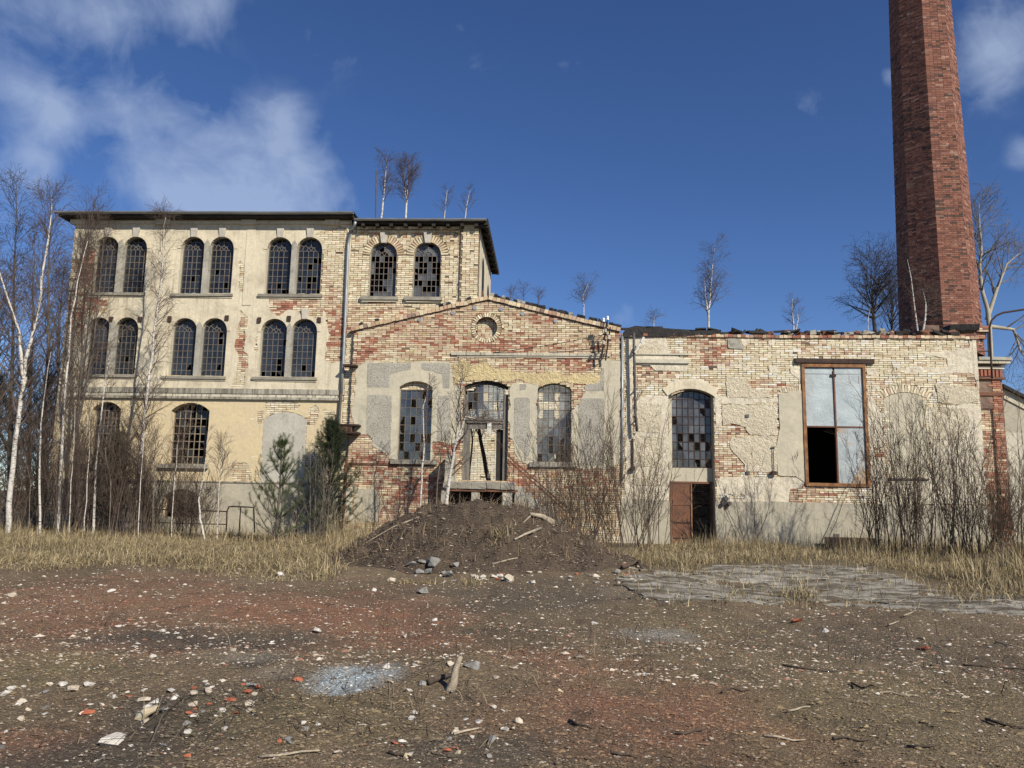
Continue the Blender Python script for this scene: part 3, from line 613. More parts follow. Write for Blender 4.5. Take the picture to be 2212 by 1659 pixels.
for i, y in enumerate(np.linspace(YL-.2, YL+D_T+.1, 9)): MB().box(tx1+.03, tx1+.36, y-.05, y+.05, tzt-.16, tzt-.03).obj('rafter_end', MAT['dark_wood'], troof)
for i, x in enumerate(np.linspace(tx0+.5, tx1-.1, 9)): MB().box(x-.06, x+.06, YL-.36, YL+.3, tzt-.15, tzt-.03, .006).obj('rafter_end', MAT['dark_wood'], troof)
MB().box(tx1+.18, tx1+.32, YL-.35, YL+D_T+.4, tzt-.10, tzt+.14, .008).obj('verge_board', MAT['dark_wood'], troof)
MB().box(tx0+.1, tx1+.30, YL-.34, YL+D_T+.35, tzt+.11, tzt+.16, .012).obj('roof_felt', MAT['tar'], troof)
gutter(troof, tx0+.2, tx1+.28, YL-.42, tzt+.10, .075, 12)
a, b = PW(812, 474, YL+1), PW(813, 368, YL+1); tag(MB().tube([(a[0], YL+1, a[1]-.4), (b[0], YL+1, b[1])], .025, 6).obj('lightning_rod', MAT['iron']), 'thin dark metal rod rising from the brick block roof beside the birches', 'rod')
# zinc downpipe between mill and block
pts = [(PW(u, v, YL-d)[0], YL-d, PW(u, v, YL-d)[1]) for u, v, d in [(768, 479, .42), (766, 486, .40), (757, 497, .14), (752, 530, .13), (745, 700, .13), (741, 790, .13), (737, 850, .13)]]
dp = MB().tube(pts, .055, 8).obj('downpipe', MAT['zinc'], mill, True)
pts = [(PW(u, v, YL-.14)[0], YL-.14, PW(u, v, YL-.14)[1]) for u, v in [(737, 850), (736, 862), (733, 900), (731, 1010)]]
MB().tube(pts, .05, 8).obj('downpipe', MAT['iron'], mill, True)
# ================================================================== gabled hall
YG = 0.0
hall = thing('gabled_hall', 'low gabled brick hall with a round niche and a raised doorway behind the earth mound', 'building', (0, YG, 0))
gl = PW(768, 715, YG); ga = PW(1055, 648, YG); gr = PW(1338, 716, YG)
gx0, gx1 = PW(757, 870, YG)[0], PW(1341, 880, YG)[0]
gpoly = [(gx0, -.3), (gx1, -.3), (gx1, gr[1]-.05), (ga[0], ga[1]), (gx0, gl[1]-.05)]
oL = opening(860.6, 932.5, 823.4, 993.6, YG, .22); oD = opening(1001, 1097, 822, 1040, YG, .22); oR = opening(1160.6, 1233.5, 828, 999, YG, .20)
nx, nz = PW(1050.5, 708, YG); NR = .40
gop = [oL, oD, oR]; gpl = [outline(o) for o in gop]
def wallS_g(X, Z):
    s = sdf(X, Z, gpoly)
    for p in gpl: s = np.minimum(s, -sdf(X, Z, p))
    return np.minimum(s, np.hypot(X-nx, Z-nz)-NR)
gwall = ms('wall', gx0, gx1, -.3, ga[1]+.1, .06, wallS_g, YG, .12, MAT['mortar'], hall)
def allow_g(X, Z):
    s = np.minimum(wallS_g(X, Z), np.hypot(X-nx, Z-nz)-NR-.17)
    return s
PG1 = pp(K5([(225, 120), (290, 95), (810, 95), (830, 240), (880, 235), (885, 560), (815, 600), (700, 590), (700, 720), (430, 700), (420, 660), (330, 610), (290, 545), (215, 540), (205, 430)]), YG)
PG3 = pp(K5([(1175, 225), (1250, 215), (1355, 235), (1350, 725), (1300, 740), (1240, 700), (1200, 650), (1195, 580), (1170, 570)]), YG)
PG4 = pp(K5([(1635, 280), (1600, 350), (1565, 420), (1560, 720), (1600, 760), (1800, 760), (1868, 700), (1868, 90), (1755, 90), (1745, 130), (1745, 230), (1640, 235)]), YG)
PG5 = pp(K5([(815, 35), (1815, 50), (1815, 72), (815, 60)]), YG)
PG2 = pp(K5([(820, 105), (1055, 100), (1080, 140), (1250, 160), (1500, 165), (1640, 185), (1735, 180), (1735, 225), (1600, 232), (1560, 238), (1350, 225), (1180, 215), (880, 220), (830, 240)]), YG)
PG6 = pp(K5([(205, 860), (330, 880), (380, 960), (370, 1080), (200, 1080)]), YG)
def nzp(X, Z, sd, a=.28): return (fbm(X*2.4, Z*2.4, 4, sd)-.5)*a
def S_of(polys, sd, a=.28):
    def f(X, Z):
        s = np.full(np.shape(X), -9.)
        for p in polys: s = np.maximum(s, sdf(X, Z, p))
        return np.minimum(s+nzp(X, Z, sd, a), wallS_g(X, Z))
    return f
fA = S_of([PG1, PG3, PG4], 21); fB = S_of([PG2], 22, .45); fC = S_of([PG6], 23, .3); fD = S_of([PG5], 24, .02)
zb_, zt_ = PW(1000, 1130, YG)[1], PW(1000, 740, YG)[1]
ms('plaster', gx0, gx1, zb_, zt_, .04, fA, YG-.036, .034, MAT['plaster_beige'], gwall, .004)
ms('roughcast', gx0, gx1, zb_, zt_, .04, fB, YG-.040, .038, MAT['roughcast_yellow'], gwall, .014, nscale=9)
ms('cement_patch', gx0, gx1, zb_-.4, zt_, .04, fC, YG-.030, .028, MAT['plaster_grey'], gwall, .012)
fAll = lambda x, z: np.maximum(np.maximum(fA(x, z), fB(x, z)), fC(x, z))
bricks(gwall, YG, gx0, gx1, -.2, ga[1], allow_g, toner([pp(p, YG) for p in [K2([(260, 1180), (440, 1190), (420, 1300), (260, 1400)]), K2([(700, 1230), (1100, 1250), (1760, 1250), (1760, 1330), (700, 1320)]), K2([(1180, 1370), (1760, 1370), (1760, 1460), (1250, 1450)]),
       K5([(170, 600), (430, 660), (740, 720), (740, 800), (170, 780)]), K5([(1165, 570), (1200, 600), (1300, 700), (1300, 860), (1165, 850)]), K5([(860, 190), (900, 190), (900, 225), (860, 225)]), K5([(1560, 240), (1630, 240), (1600, 350), (1560, 350)]), K5([(380, 760), (760, 700), (760, 1040), (380, 1040)]), K5([(700, 580), (890, 580), (890, 720), (700, 720)]), K5([(1560, 760), (1800, 760), (1790, 870), (1560, 850)]), K2([(480, 1050), (1100, 1000), (1000, 1060), (500, 1120)]), K5([(150, 880), (200, 880), (200, 1080), (140, 1080)])]],
       ([CREAM, TAN, PINK, RED, SOOT], [.30, .28, .22, .17, .04]), ([RED, PINK], [.78, .23]), soft=.7, amp=.6), cover=fAll, seed=21, skip=.008)
# pebbledash panels
for q in [[(296, 302), (448, 302), (440, 690), (420, 655), (335, 600), (290, 540)], [(298, 104), (568, 104), (566, 142), (490, 155), (438, 172), (432, 252), (294, 252)], [(632, 104), (808, 104), (808, 258), (765, 258), (765, 172), (700, 155), (632, 142)], [(735, 305), (812, 305), (812, 585), (728, 585)],
          [(1210, 318), (1308, 318), (1304, 675), (1290, 690), (1250, 640), (1206, 570)], [(1244, 228), (1262, 218), (1282, 228), (1282, 270), (1244, 270)], [(1608, 322), (1768, 322), (1770, 738), (1620, 738)], [(1640, 238), (1700, 222), (1745, 228), (1748, 130), (1768, 130), (1768, 274), (1640, 274)]]:
    p = pp(K5(q), YG); xs_ = [a for a, b in p]; zs_ = [b for a, b in p]
    ms('pebbledash_panel', min(xs_), max(xs_), min(zs_), max(zs_), .04, (lambda p: (lambda X, Z: np.minimum(sdf(X, Z, p)+(fbm(X*5, Z*5, 3, 8)-.5)*.05, fA(X, Z)-.01)))(p), YG-.044, .01, MAT['pebbledash'], gwall, .004, nscale=14)
# string course remains and niche
a0, a1, b0, b1 = rect(975, 1318, 763, 769, YG); MB().box(a0, a1, YG-.09, YG+.0, b0, b1, .004).obj('string_course', MAT['ledge_light'], gwall)
MB().box(a0+.2, a1-.1, YG-.055, YG+.0, b0-.06, b0-.002, .004).obj('string_course', MAT['plaster_pale'], gwall)
arch_bricks(gwall, YG, nx, nz, NR+.005, math.pi, 36, .15, TAN+CREAM, 50, .03)
th = np.linspace(0, 2*math.pi, 25)[:-1]; V = [(nx+NR*math.cos(t), y, nz+NR*math.sin(t)) for y in (YG-.02, YG+.22) for t in th]
MB().add(V, [((i+1) % 24, (i+1) % 24+24, i+24, i) for i in range(24)]).obj('niche_ring', MAT['mortar_red'], gwall)
MB().box(nx-NR-.1, nx+NR+.1, YG+.22, YG+.26, nz-NR-.1, nz+NR+.1).obj('niche_back', MAT['mortar'], gwall)
bricks(gwall, YG+.22, nx-.5, nx+.5, nz-.5, nz+.5, lambda X, Z: NR-np.hypot(X-nx, Z-nz), toner([], ([CREAM, PINK], [.6, .41]), ([RED], [1.01])), n_ind=0, seed=25)
for u, v in [(699+217*.0, 0)]: pass
for u, v in K2([(690, 1105), (918, 1058), (1070, 1025), (1252, 1032), (1400, 1065), (1628, 1113)]):
    x, z = PW(u, v, YG); th = np.linspace(0, 2*math.pi, 13)[:-1]
    MB().prism([(x+.075*math.cos(t), z+.075*math.sin(t)) for t in th], YG-.06, YG).obj('anchor_disc', MAT['zinc'], gwall)
# coping of bricks on edge along the gable
def coping(parent, p, q, Y, n, seed, tar, cols, hgt=.14, out_=.07):
    r = np.random.default_rng(seed); p = np.array((p[0], p[1])); q = np.array((q[0], q[1])); d = q-p; ln = np.linalg.norm(d); d /= ln; nn = np.array((-d[1], d[0]))
    for i in range(n):
        c = p+d*ln*(i+.5)/n+nn*(hgt/2+r.normal(0, .006)); hl = ln/n/2-.006
        V, F = boxes_np([(c[0], Y-out_/2+.17, c[1])], [(d[0]*hl, 0, d[1]*hl)], [(0, .20+out_/2+r.normal(0, .008), 0)], [(nn[0]*hgt/2, 0, nn[1]*hgt/2)], .005, True)
        link('coping_brick', mesh_np('coping_brick', V, [F], MAT['brick'], np.tile(PAL[cols[r.integers(len(cols))]]*(1+r.normal(0, .1)), (8, 1))), parent)
        if r.random() < tar(i/n):
            c = c+nn*(hgt/2+.05+r.random()*.02); V, F = boxes_np([(c[0], Y+.16, c[1])], [(d[0]*hl*1.05, 0, d[1]*hl*1.05)], [(0, .25, 0)], [(nn[0]*.05, 0, nn[1]*.05)], .014, True)
            link('coping_tile', mesh_np('coping_tile', V, [F], MAT['tar' if r.random() < .8 else 'stone_grey']), parent)
ct = (ga[0], ga[1])
coping(gwall, (gl[0]-.12, gl[1]-.02), ct, YG, 34, 31, lambda t: .10 if t > .15 else .6, TAN+PINK+[11]); coping(gwall, ct, (gr[0]+.02, gr[1]-.01), YG, 33, 32, lambda t: .93, TAN+PINK+[11, 6])
for s, (p, q) in enumerate(((gl, ga), (ga, gr))):
    P = [(p[0], p[1]), (q[0], q[1]), (q[0], q[1]-.05), (p[0], p[1]-.05)]; MB().prism(P if s == 0 else P, YG-.04, YG+.3).obj('coping_bed', MAT['mortar_red'], gwall)
for o in gop: reveal(gwall, o, YG-.036, YG+.26, 'plaster_beige')
x0, x1, z0, z1 = oD['x0'], oD['x1'], oD['z0'], oD['z1']
wl = window(hall, oL, YG+.20, 6, 9, 301, mat='glass_clear', fmat='frame_iron', miss=.10, brk=.08, missf=lambda a, b: .32 if b < .5 else .08)
sill(wl, oL['x0']-.2, oL['x1']+.25, oL['z0'], .15, YG-.16, YG+.2)
wr = window(hall, oR, YG+.20, 6, 9, 302, mat='glass_grey', fmat='frame_iron', miss=.03, brk=.07, missing=[(0, 7), (2, 6), (3, 6), (3, 5)], missf=lambda a, b: .35 if b < .25 else .02)
sill(wr, oR['x0']-.25, oR['x1']+.2, oR['z0'], .16, YG-.12, YG+.2)
zt = PW(1050, 905, YG)[1]
fl = dict(oD); fl['z0'] = zt; fl['x0'] += .10; fl['x1'] -= .17; fl['z1'] -= .10; h_ = (fl['x1']-fl['x0'])/2; fl['cx'] = (fl['x0']+fl['x1'])/2; fl['rise'] = .16; fl['R'] = (h_*h_+.16**2)/(2*.16); fl['cz'] = fl['z1']-fl['R']; fl['zs'] = fl['z1']-.16
wd = window(hall, fl, YG+.19, 7, 4, 303, mat='glass_clear', fmat='frame_iron', miss=.12, brk=.05)
ds = MB(); ds.box(x0+.01, x0+.11, YG+.10, YG+.25, z0, zt+.9).box(x1-.17, x1-.01, YG+.08, YG+.25, z0, zt+.9); ds.obj('door_frame', MAT['wood_grey'], hall)
P0 = outline(oD, 14)[2:]; P1_ = outline(oD, 14, -.11)[2:]
m = MB()
for i in range(len(P0)-1): m.prism([P1_[i], P0[i], P0[i+1], P1_[i+1]], YG+.08, YG+.25)
m.obj('arch_frame', MAT['dark_wood'], hall)
tb = MB(); tb.box(x0+.1, x1-.16, YG+.05, YG+.24, zt-.14, zt, .004).box(x0+.1, x1-.16, YG+.02, YG+.22, zt-.05, zt+.0, .002); tb.obj('transom', MAT['wood_grey'], hall)
MB().box(x0+.12, x1-.17, YG+.10, YG+.18, zt-.36, zt-.15, .012).obj('door_head', MAT['wood_grey'], hall)
MB().box(x0+.86, x0+1.0, YG+.05, YG+.10, zt-.52, zt-.14, .01).obj('hanging_plank', MAT['white_paint'], hall)
MB().box(x0+.11, x0+.24, YG+.14, YG+.19, z0+.02, zt-.36, .006).obj('door_stile', MAT['wood_grey'], hall)
MB().box(x1-.42, x1-.18, YG+.20, YG+.26, z0, zt-.36, .006).obj('door_stile', MAT['dark_wood'], hall)
# interior of the roofless hall: floor, white brick back wall, side walls
DB = 7.0; fz = oD['z0']-.02
MB().box(gx0+.05, gx1-.05, YG+.3, YG+DB, fz-.3, fz).obj('floor', MAT['stone_grey'], hall)
bw = MB().box(gx0+.05, gx1-.05, YG+DB, YG+DB+.3, 0, 6.95).obj('back_wall', MAT['mortar'], hall)
bricks(bw, YG+DB, gx0+.3, gx1-.3, fz, 6.9, lambda X, Z: np.ones(np.shape(X)), toner([], ([WHITE, CREAM, TAN], [.75, .2, .06]), ([RED], [1.01])), n_ind=60, seed=28, mat='white_brick')
MB().box(gx0+.02, gx0+.32, YG+.14, YG+DB, 0, 5.2).obj('side_wall', MAT['plaster_pale'], hall); MB().box(gx1-.34, gx1-.04, YG+.14, YG+DB, 0, 5.4).obj('side_wall', MAT['plaster_pale'], hall)
MB().box(gx0, gx1, YG+DB+.3, YG+13, 5.6, 5.75, .02).obj('roof', MAT['tar'], hall)
# base plinth pieces at left corner
a = pp(K5([(150, 885), (205, 885), (200, 1080), (130, 1085)]), YG); MB().prism([a[3], a[2], a[1], a[0]], YG-.16, YG-.01).obj('corner_plinth', MAT['plaster_pale'], gwall)
a0, a1, b0, b1 = rect(752, 941, 1001, 1005, YG); MB().box(a0, a1, YG-.06, YG+.0, b0, b1, .003).obj('brick_ledge', MAT['rust'], gwall)
# entrance landing and steps
lx0, lx1 = PW(958, 1048, -1.3)[0], PW(1112, 1048, -1.3)[0]; lz = oD['z0']-.03
land = thing('entrance_steps', 'ruined concrete landing and steps under the hall doorway', 'stairs', (1, -1, 0))
LY0 = YG-1.35
MB().box(lx0, lx1, LY0, YG-.05, lz-.22, lz, .012).obj('landing', MAT['stone_grey'], land)
for k in range(5): MB().box(lx0+(lx1-lx0)*k/5+.01, lx0+(lx1-lx0)*(k+1)/5-.01, LY0-.03, LY0+.2, lz-.25, lz-.03, .008).obj('edge_stone', MAT['stone_sill'], land)
MB().box(lx0+.05, lx1+.1, LY0+.02, LY0+.1, lz-.34, lz-.26).obj('beam', MAT['rust'], land)
for u0, u1, mt in ((1018, 1035, 'plaster_grey'), (1085, 1106, 'plaster_pale'), (952, 966, 'plaster_grey')):
    xa, xb = PW(u0, 1075, LY0)[0], PW(u1, 1075, LY0)[0]; MB().box(xa, xb, LY0+.05, LY0+.5, .2, lz-.27, .01).obj('pier', MAT[mt], land)
MB().box(lx0+.02, lx1, YG-.12, YG-.04, 0, lz-.25).obj('void_shade_sheet', MAT['tar'], land)  # black sheet added to paint the shade in the voids under the landing
MB().box(lx0-.02, lx0+.28, LY0+.55, YG-.04, lz-.3, lz+.95, .02).obj('parapet', MAT['plaster_grey'], land)
for k in range(8): MB().box(lx1+k*.27, lx1+.30+k*.27, LY0+.2, YG-.05, 0, lz-.16-k*.21, .012).obj('step', MAT['stone_grey'], land)
rail = thing('stair_railing', 'rusty iron stair railing sloping down right of the hall doorway', 'railing', (2, -1, 1))
y_ = LY0+.3; xr0, zr0 = PW(1098, 985, y_); xr1, zr1 = PW(1225, 1098, y_)
for dz in (0, -.14): MB().tube([(xr0, y_, zr0+dz), (xr1, y_, zr1+dz)], .022, 6).obj('handrail', MAT['rust'], rail)
for k in range(12):
    t = k/11; x = xr0+(xr1-xr0)*t; z = zr0+(zr1-zr0)*t; MB().tube([(x, y_, z), (x, y_, max(.2, z-.95))], .011, 5).obj('baluster', MAT['rust'], rail)
# ================================================================== right boiler house
YR = 0.08
boil = thing('boiler_house', 'long flat roofed brick and peeling plaster building with a sheet metal window', 'building', (10, YR, 0))
bx0 = gx1+.005; bx1 = PW(2119, 900, YR)[0]; bzt = PW(1700, 731, YR)[1]
bt = pp([(1343, 727), (1500, 728), (1700, 731), (1900, 731), (2112, 733)], YR)
bpoly = [(bx0, -.3), (bx1, -.3), (bx1, bt[4][1])]+bt[3:0:-1]+[(bx0, bt[0][1])]
oW = opening(1445, 1542.6, 840, 1176, YR, .24); ox0, ox1, oz0, oz1 = rect(1736, 1872, 789, 1048, YR); oM = dict(x0=ox0, x1=ox1, z0=oz0, z1=oz1, rise=0, cx=(ox0+ox1)/2, zs=oz1)
oW['z0'] = -.3
bop = [outline(oW), outline(oM)]
def wallS_b(X, Z):
    s = sdf(X, Z, bpoly)
    for p in bop: s = np.minimum(s, -sdf(X, Z, p))
    return s
bwall = ms('wall', bx0, bx1, -.3, bzt+.6, .06, wallS_b, YR, .12, MAT['mortar'], boil)
zp = PW(1750, 1086, YR)[1]
def SB(polys, sd, a=.28, minus=()):
    P = [pp(p, YR) for p in polys]; Mn = [pp(p, YR) for p in minus]
    def f(X, Z):
        s = np.full(np.shape(X), -9.); n = nzp(X, Z, sd, a)
        for p in P: s = np.maximum(s, sdf(X, Z, p))
        s = s+n
        for p in Mn: s = np.minimum(s, -(sdf(X, Z, p)+n))
        return np.minimum(s, wallS_b(X, Z))
    return f
smooth_p = [K5b([(10, 130), (290, 130), (310, 245), (450, 300), (440, 375), (210, 375), (170, 330), (60, 325), (10, 330)]), K5b([(-5, 330), (45, 330), (40, 900), (-5, 900)]), K5b([(300, 455), (350, 432), (500, 430), (600, 455), (650, 530), (640, 560), (300, 560)]), K5b([(60, 560), (300, 560), (312, 1190), (330, 1300), (290, 1340), (220, 1370), (250, 1500), (330, 1560), (330, 1640), (-10, 1640), (-10, 880), (60, 860)]),
            K5b([(645, 550), (680, 560), (695, 780), (650, 790)]), K5b([(680, 570), (1110, 570), (1110, 610), (690, 618)]), K5b([(1190, 345), (1290, 345), (1290, 450), (1250, 430), (1195, 390)]), K5b([(655, 1140), (1300, 1150), (1280, 1230), (1200, 1240), (1180, 1330), (660, 1330)]), K5b([(838, 145), (900, 140), (870, 200), (845, 180)]), K5b([(1035, 150), (1085, 150), (1075, 190), (1040, 190)]), K5b([(845, 340), (890, 335), (900, 370), (850, 380)]), K5b([(1045, 340), (1100, 340), (1105, 380), (1050, 385)]),
            K6([(640, 145), (685, 150), (675, 190), (640, 190)]), K6([(860, 145), (910, 150), (895, 190), (865, 190)]), K6([(1085, 145), (1140, 150), (1120, 190), (1090, 185)]), K6([(1320, 140), (1392, 130), (1400, 380), (1420, 500), (1400, 510), (1370, 400), (1330, 390), (860, 390), (870, 345), (1180, 350), (1170, 280), (1000, 260), (1010, 240), (1240, 225), (1280, 200), (1340, 200)]),
            K6([(580, 350), (660, 370), (640, 410), (585, 400)]), K6([(590, 540), (620, 560), (700, 700), (715, 900), (690, 940), (710, 1010), (720, 1340), (640, 1340), (610, 1120)]), K6([(1040, 640), (1240, 630), (1300, 600), (1420, 630), (1450, 1200), (1460, 1345), (720, 1345), (715, 1170), (1060, 1170), (1050, 900)])]
rough_p = [K5b([(75, 610), (255, 615), (250, 820), (75, 820)]), K5b([(70, 850), (262, 850), (262, 1080), (60, 1080)]), K5b([(100, 190), (265, 185), (262, 248), (80, 248)]), K5b([(75, 1120), (265, 1120), (260, 1210), (75, 1210)]),
           K5b([(735, 420), (850, 420), (910, 510), (1050, 505), (1055, 572), (730, 570)]), K5b([(695, 620), (1090, 618), (1095, 845), (900, 845), (830, 760), (700, 780)]), K5b([(770, 850), (1095, 850), (1095, 1110), (870, 1110), (760, 1000), (745, 900)]),
           K6([(1060, 640), (1320, 645), (1320, 880), (1060, 870)]), K6([(1090, 470), (1400, 500), (1410, 600), (1250, 620), (1100, 600)])]
beige_p = [K5b([(1112, 540), (1280, 515), (1310, 540), (1310, 1200), (1280, 1180), (1230, 1145), (1105, 1140), (1095, 900), (1120, 800), (1110, 700)])]
bwx0, bwx1, bwz0, bwz1 = rect(1913, 2006, 848, 1033, YR); oB = opening(1913, 2006, 848, 1033, YR, .22)
expo = [K5b([(650, 790), (760, 760), (870, 790), (880, 850), (760, 870), (750, 920), (860, 1060), (850, 1140), (660, 1160)]), K5b([(220, 1340), (315, 1350), (320, 1580), (230, 1570), (290, 1500), (240, 1420)]), K5b([(660, 1275), (860, 1280), (860, 1308), (660, 1308)]), K6([(640, 935), (705, 935), (705, 1005), (640, 1005)])]
f1 = SB(smooth_p, 41, .12, expo); f2 = SB(rough_p, 42, .14, expo); f3 = SB(beige_p, 43, .10)
lowS = lambda X, Z: np.minimum(np.minimum(wallS_b(X, Z), zp-Z+(fbm(X*.8, Z*0, 3, 2)-.5)*.10), 9)
ms('plaster', bx0, bx1, -.3, bzt+.5, .04, lambda X, Z: np.minimum(f1(X, Z), Z-zp+.03), YR-.034, .032, MAT['plaster_worn'], bwall, .010)
ms('roughcast', bx0, bx1, 0, bzt+.5, .04, f2, YR-.046, .044, MAT['roughcast'], bwall, .012, nscale=10)
fcp = SB([K5b([(735, 138), (825, 140), (835, 180), (860, 195), (855, 220), (810, 215), (740, 207)])], 45, .04)
ms('cement_patch', bx0, bx1, 0, bzt+.5, .04, fcp, YR-.06, .06, MAT['stone_grey'], bwall, .006)
ms('render_patch', bx0, bx1, 0, bzt+.5, .04, f3, YR-.052, .05, MAT['plaster_beige'], bwall, .006)
ms('plinth', bx0, bx1, -.3, zp+.2, .06, lowS, YR-.075, .07, MAT['plaster_grey'], bwall, .008)
fb = lambda x, z: np.maximum(np.maximum(f1(x, z), f2(x, z)), np.maximum(np.maximum(f3(x, z), zp-.1-z), sdf(x, z, outline(oB))))
allow_b = lambda X, Z: np.minimum(wallS_b(X, Z), np.where(Z > oB['zs'], np.maximum(np.hypot(X-oB['cx'], Z-oB['cz'])-oB['R']-.28, np.abs(X-oB['cx'])-(oB['x1']-oB['x0'])/2-.12), 1))
bricks(bwall, YR, bx0, bx1, zp-.05, bzt+.4, allow_b, toner([pp(p, YR) for p in [K5b([(500, 190), (730, 200), (720, 290), (500, 280)]), K5b([(720, 790), (880, 790), (880, 850), (720, 840)]), K5b([(650, 1020), (860, 1020), (860, 1140), (650, 1140)]), K5b([(240, 1340), (315, 1340), (315, 1580), (240, 1580)]), K5b([(1200, 1225), (1464, 1225), (1464, 1290), (1200, 1280)]), K6([(30, 1220), (250, 1230), (250, 1290), (30, 1280)]), K5b([(600, 450), (730, 480), (720, 540), (640, 520)]), K5b([(900, 440), (1110, 470), (1100, 500), (930, 500)]), K6([(1330, 440), (1410, 450), (1410, 530), (1300, 520)]), K6([(640, 935), (705, 935), (705, 1005), (640, 1005)]), K5b([(150, 350), (330, 360), (330, 400), (100, 400)])]],
       ([CREAM, [2, 0, 15], PINK, SOOT], [.5, .28, .17, .06]), ([RED, PINK, SOOT], [.6, .31, .1]), soft=.6, amp=.5), cover=fb, seed=41, skip=.006)
arch_bricks(bwall, YR, oB['cx'], oB['cz'], oB['R']+.01, math.asin((oB['x1']-oB['x0']+.1)/2/oB['R']), 18, .26, CREAM+PINK[:2], 60)
MB().prism(outline(oB, 16, -.01), YR-.022, YR+.1).obj('infill', MAT['plaster_beige'], bwall); MB().box(oB['x0'], oB['x1']-.1, YR-.09, YR, oB['z0']-.06, oB['z0'], .004).obj('sill', MAT['iron'], bwall)
# soldier arch remains left of the metal window
for i in range(9):
    u = 1115+i*18; p = pp(K5b([(u, 470+abs(i-8)*5), (u+13, 470+abs(i-8)*5), (u+13+(8-i)*1.5, 528), (u+(8-i)*1.5, 528)]), YR); MB().prism([p[3], p[2], p[1], p[0]], YR-.036, YR+.02).obj('arch_brick', [MAT['plaster_cream'], MAT['roughcast']][i % 2], bwall)
# moulded plaster band at upper left
for v0, v1, oo in ((288, 320, .07), (244, 258, .05)):
    a = pp(K5b([(60, v0), (455, v0), (455, v1), (60, v1)]), YR); MB().box(a[0][0], a[1][0], YR-.034-oo, YR-.03, a[2][1], a[0][1], .003).obj('string_course', MAT['plaster_pale'], bwall)
# hood of the tall window
a = .5; m = MB(); A0 = math.asin((oW['x1']-oW['x0'])/2/oW['R'])
for i in range(10):
    t0, t1 = -A0*1.05+2.1*A0*i/10, -A0*1.05+2.1*A0*(i+1)/10; f_ = lambda t, r_: (oW['cx']+r_*math.sin(t), oW['cz']+r_*math.cos(t))
    m.prism([f_(t0, oW['R']+.0), f_(t1, oW['R']), f_(t1, oW['R']+.30), f_(t0, oW['R']+.30)], YR-.065, YR-.02)
m.obj('window_hood', MAT['plaster_cream'], bwall)
reveal(bwall, oW, YR-.036, YR+.32, 'plaster_beige'); reveal(bwall, oM, YR-.03, YR+.3, 'plaster_beige')
# tall window above door
wo = opening(1450, 1537, 845, 1011, YR+.25, .20); wW = window(boil, wo, YR+.25, 7, 9, 401, mat='glass_grey', fmat='rust_dark', miss=.01, brk=.09, bar=.024, missing=[(6, 7), (0, 5), (1, 3), (5, 3), (3, 3), (4, 2), (6, 0)])
px = MB(); px.box(oW['x0']+.005, wo['x0']+.02, YR+.22, YR+.33, 0, oW['z1']-.05).box(wo['x1']-.02, oW['x1']-.005, YR+.22, YR+.33, 0, oW['z1']-.05); px.obj('window_jamb', MAT['plaster_beige'], boil)
sx0, sx1, sz0, sz1 = rect(1448, 1539, 1012, 1041, YR+.22); MB().box(oW['x0']+.01, oW['x1']-.01, YR+.20, YR+.34, sz0, sz1+.02, .004).obj('spandrel', MAT['plaster_beige'], boil)
# door: frame, rusty leaf, open half
dx0, dx1 = PW(1452, 1100, YR+.2)[0], PW(1535, 1100, YR+.2)[0]; dz1 = sz0
fr = MB(); fr.box(dx0-.06, dx0, YR+.17, YR+.26, -.1, dz1).box(dx1, dx1+.07, YR+.17, YR+.26, -.1, dz1).box(dx0-.06, dx1+.07, YR+.15, YR+.26, dz1-.06, dz1+.01); dfr = fr.obj('door_frame', MAT['rust'], boil)
lx = PW(1494, 1100, YR+.2)[0]
lf = MB().box(dx0+.005, lx, YR+.16, YR+.20, .05, dz1-.07, .003).obj('door_leaf', MAT['rust'], boil)
for a_, b_ in ((.28, .42), (.62, .645), (.86, .875)):
    z = dz1-(dz1)*a_; MB().box(dx0+.01, lx-.01, YR+.145, YR+.158, z-.02-(b_-a_)*1.2, z, .002).obj('batten', MAT['rust_dark'] if a_ > .5 else MAT['rust'], lf)
MB().box(lx-.03, lx+.01, YR+.13, YR+.22, .05, dz1-.07, .003).obj('door_edge', MAT['rust_orange'], lf)
# sheet-metal window
mw = MB(); w_ = .10
for (a_, b_, c_, d_) in ((ox0-.02, ox0+w_-.02, oz0, oz1+.02), (ox1-w_+.02, ox1+.02, oz0, oz1+.02), (ox0, ox1, oz1-.08, oz1+.03), (ox0, ox1, oz0-.05, oz0+.06)): mw.box(a_, b_, YR-.09, YR+.12, c_, d_, .004)
mwin = mw.obj('metal_window', MAT['rust_orange'], boil); xm = PW(1804, 900, YR)[0]; zm = PW(1804, 922, YR)[1]; x_a, x_b = ox0+w_-.02, ox1-w_+.02
MB().box(xm-.025, xm+.025, YR-.06, YR+.06, oz0+.06, oz1-.2, .003).box(x_a, x_b, YR-.05, YR+.05, zm-.025, zm+.02, .003).obj('glazing_bar', MAT['rust'], mwin)
MB().box(x_a+.005, xm-.028, YR-.02, YR+.0, zm+.022, oz1-.10, .003).obj('metal_sheet', MAT['sheet'], mwin); MB().box(xm+.028, x_b-.005, YR-.024, YR-.004, zm+.022, oz1-.085, .003).obj('metal_sheet', MAT['sheet'], mwin)
MB().box(xm+.03, x_b-.005, YR-.03, YR-.01, oz0+.065, zm-.028, .003).obj('metal_sheet', MAT['sheet_rusty'], mwin)
for a_, b_ in ((x_a+.005, xm-.1), (xm+.12, x_b-.01)): MB().box(a_, b_, YR-.036, YR-.028, oz1-.32, oz1-.315).obj('sheet_seam', MAT['iron'], mwin)
MB().box(xm-.12, xm+.08, YR-.07, YR-.03, oz1-.42, oz1-.34, .01).obj('latch', MAT['rust_dark'], mwin)
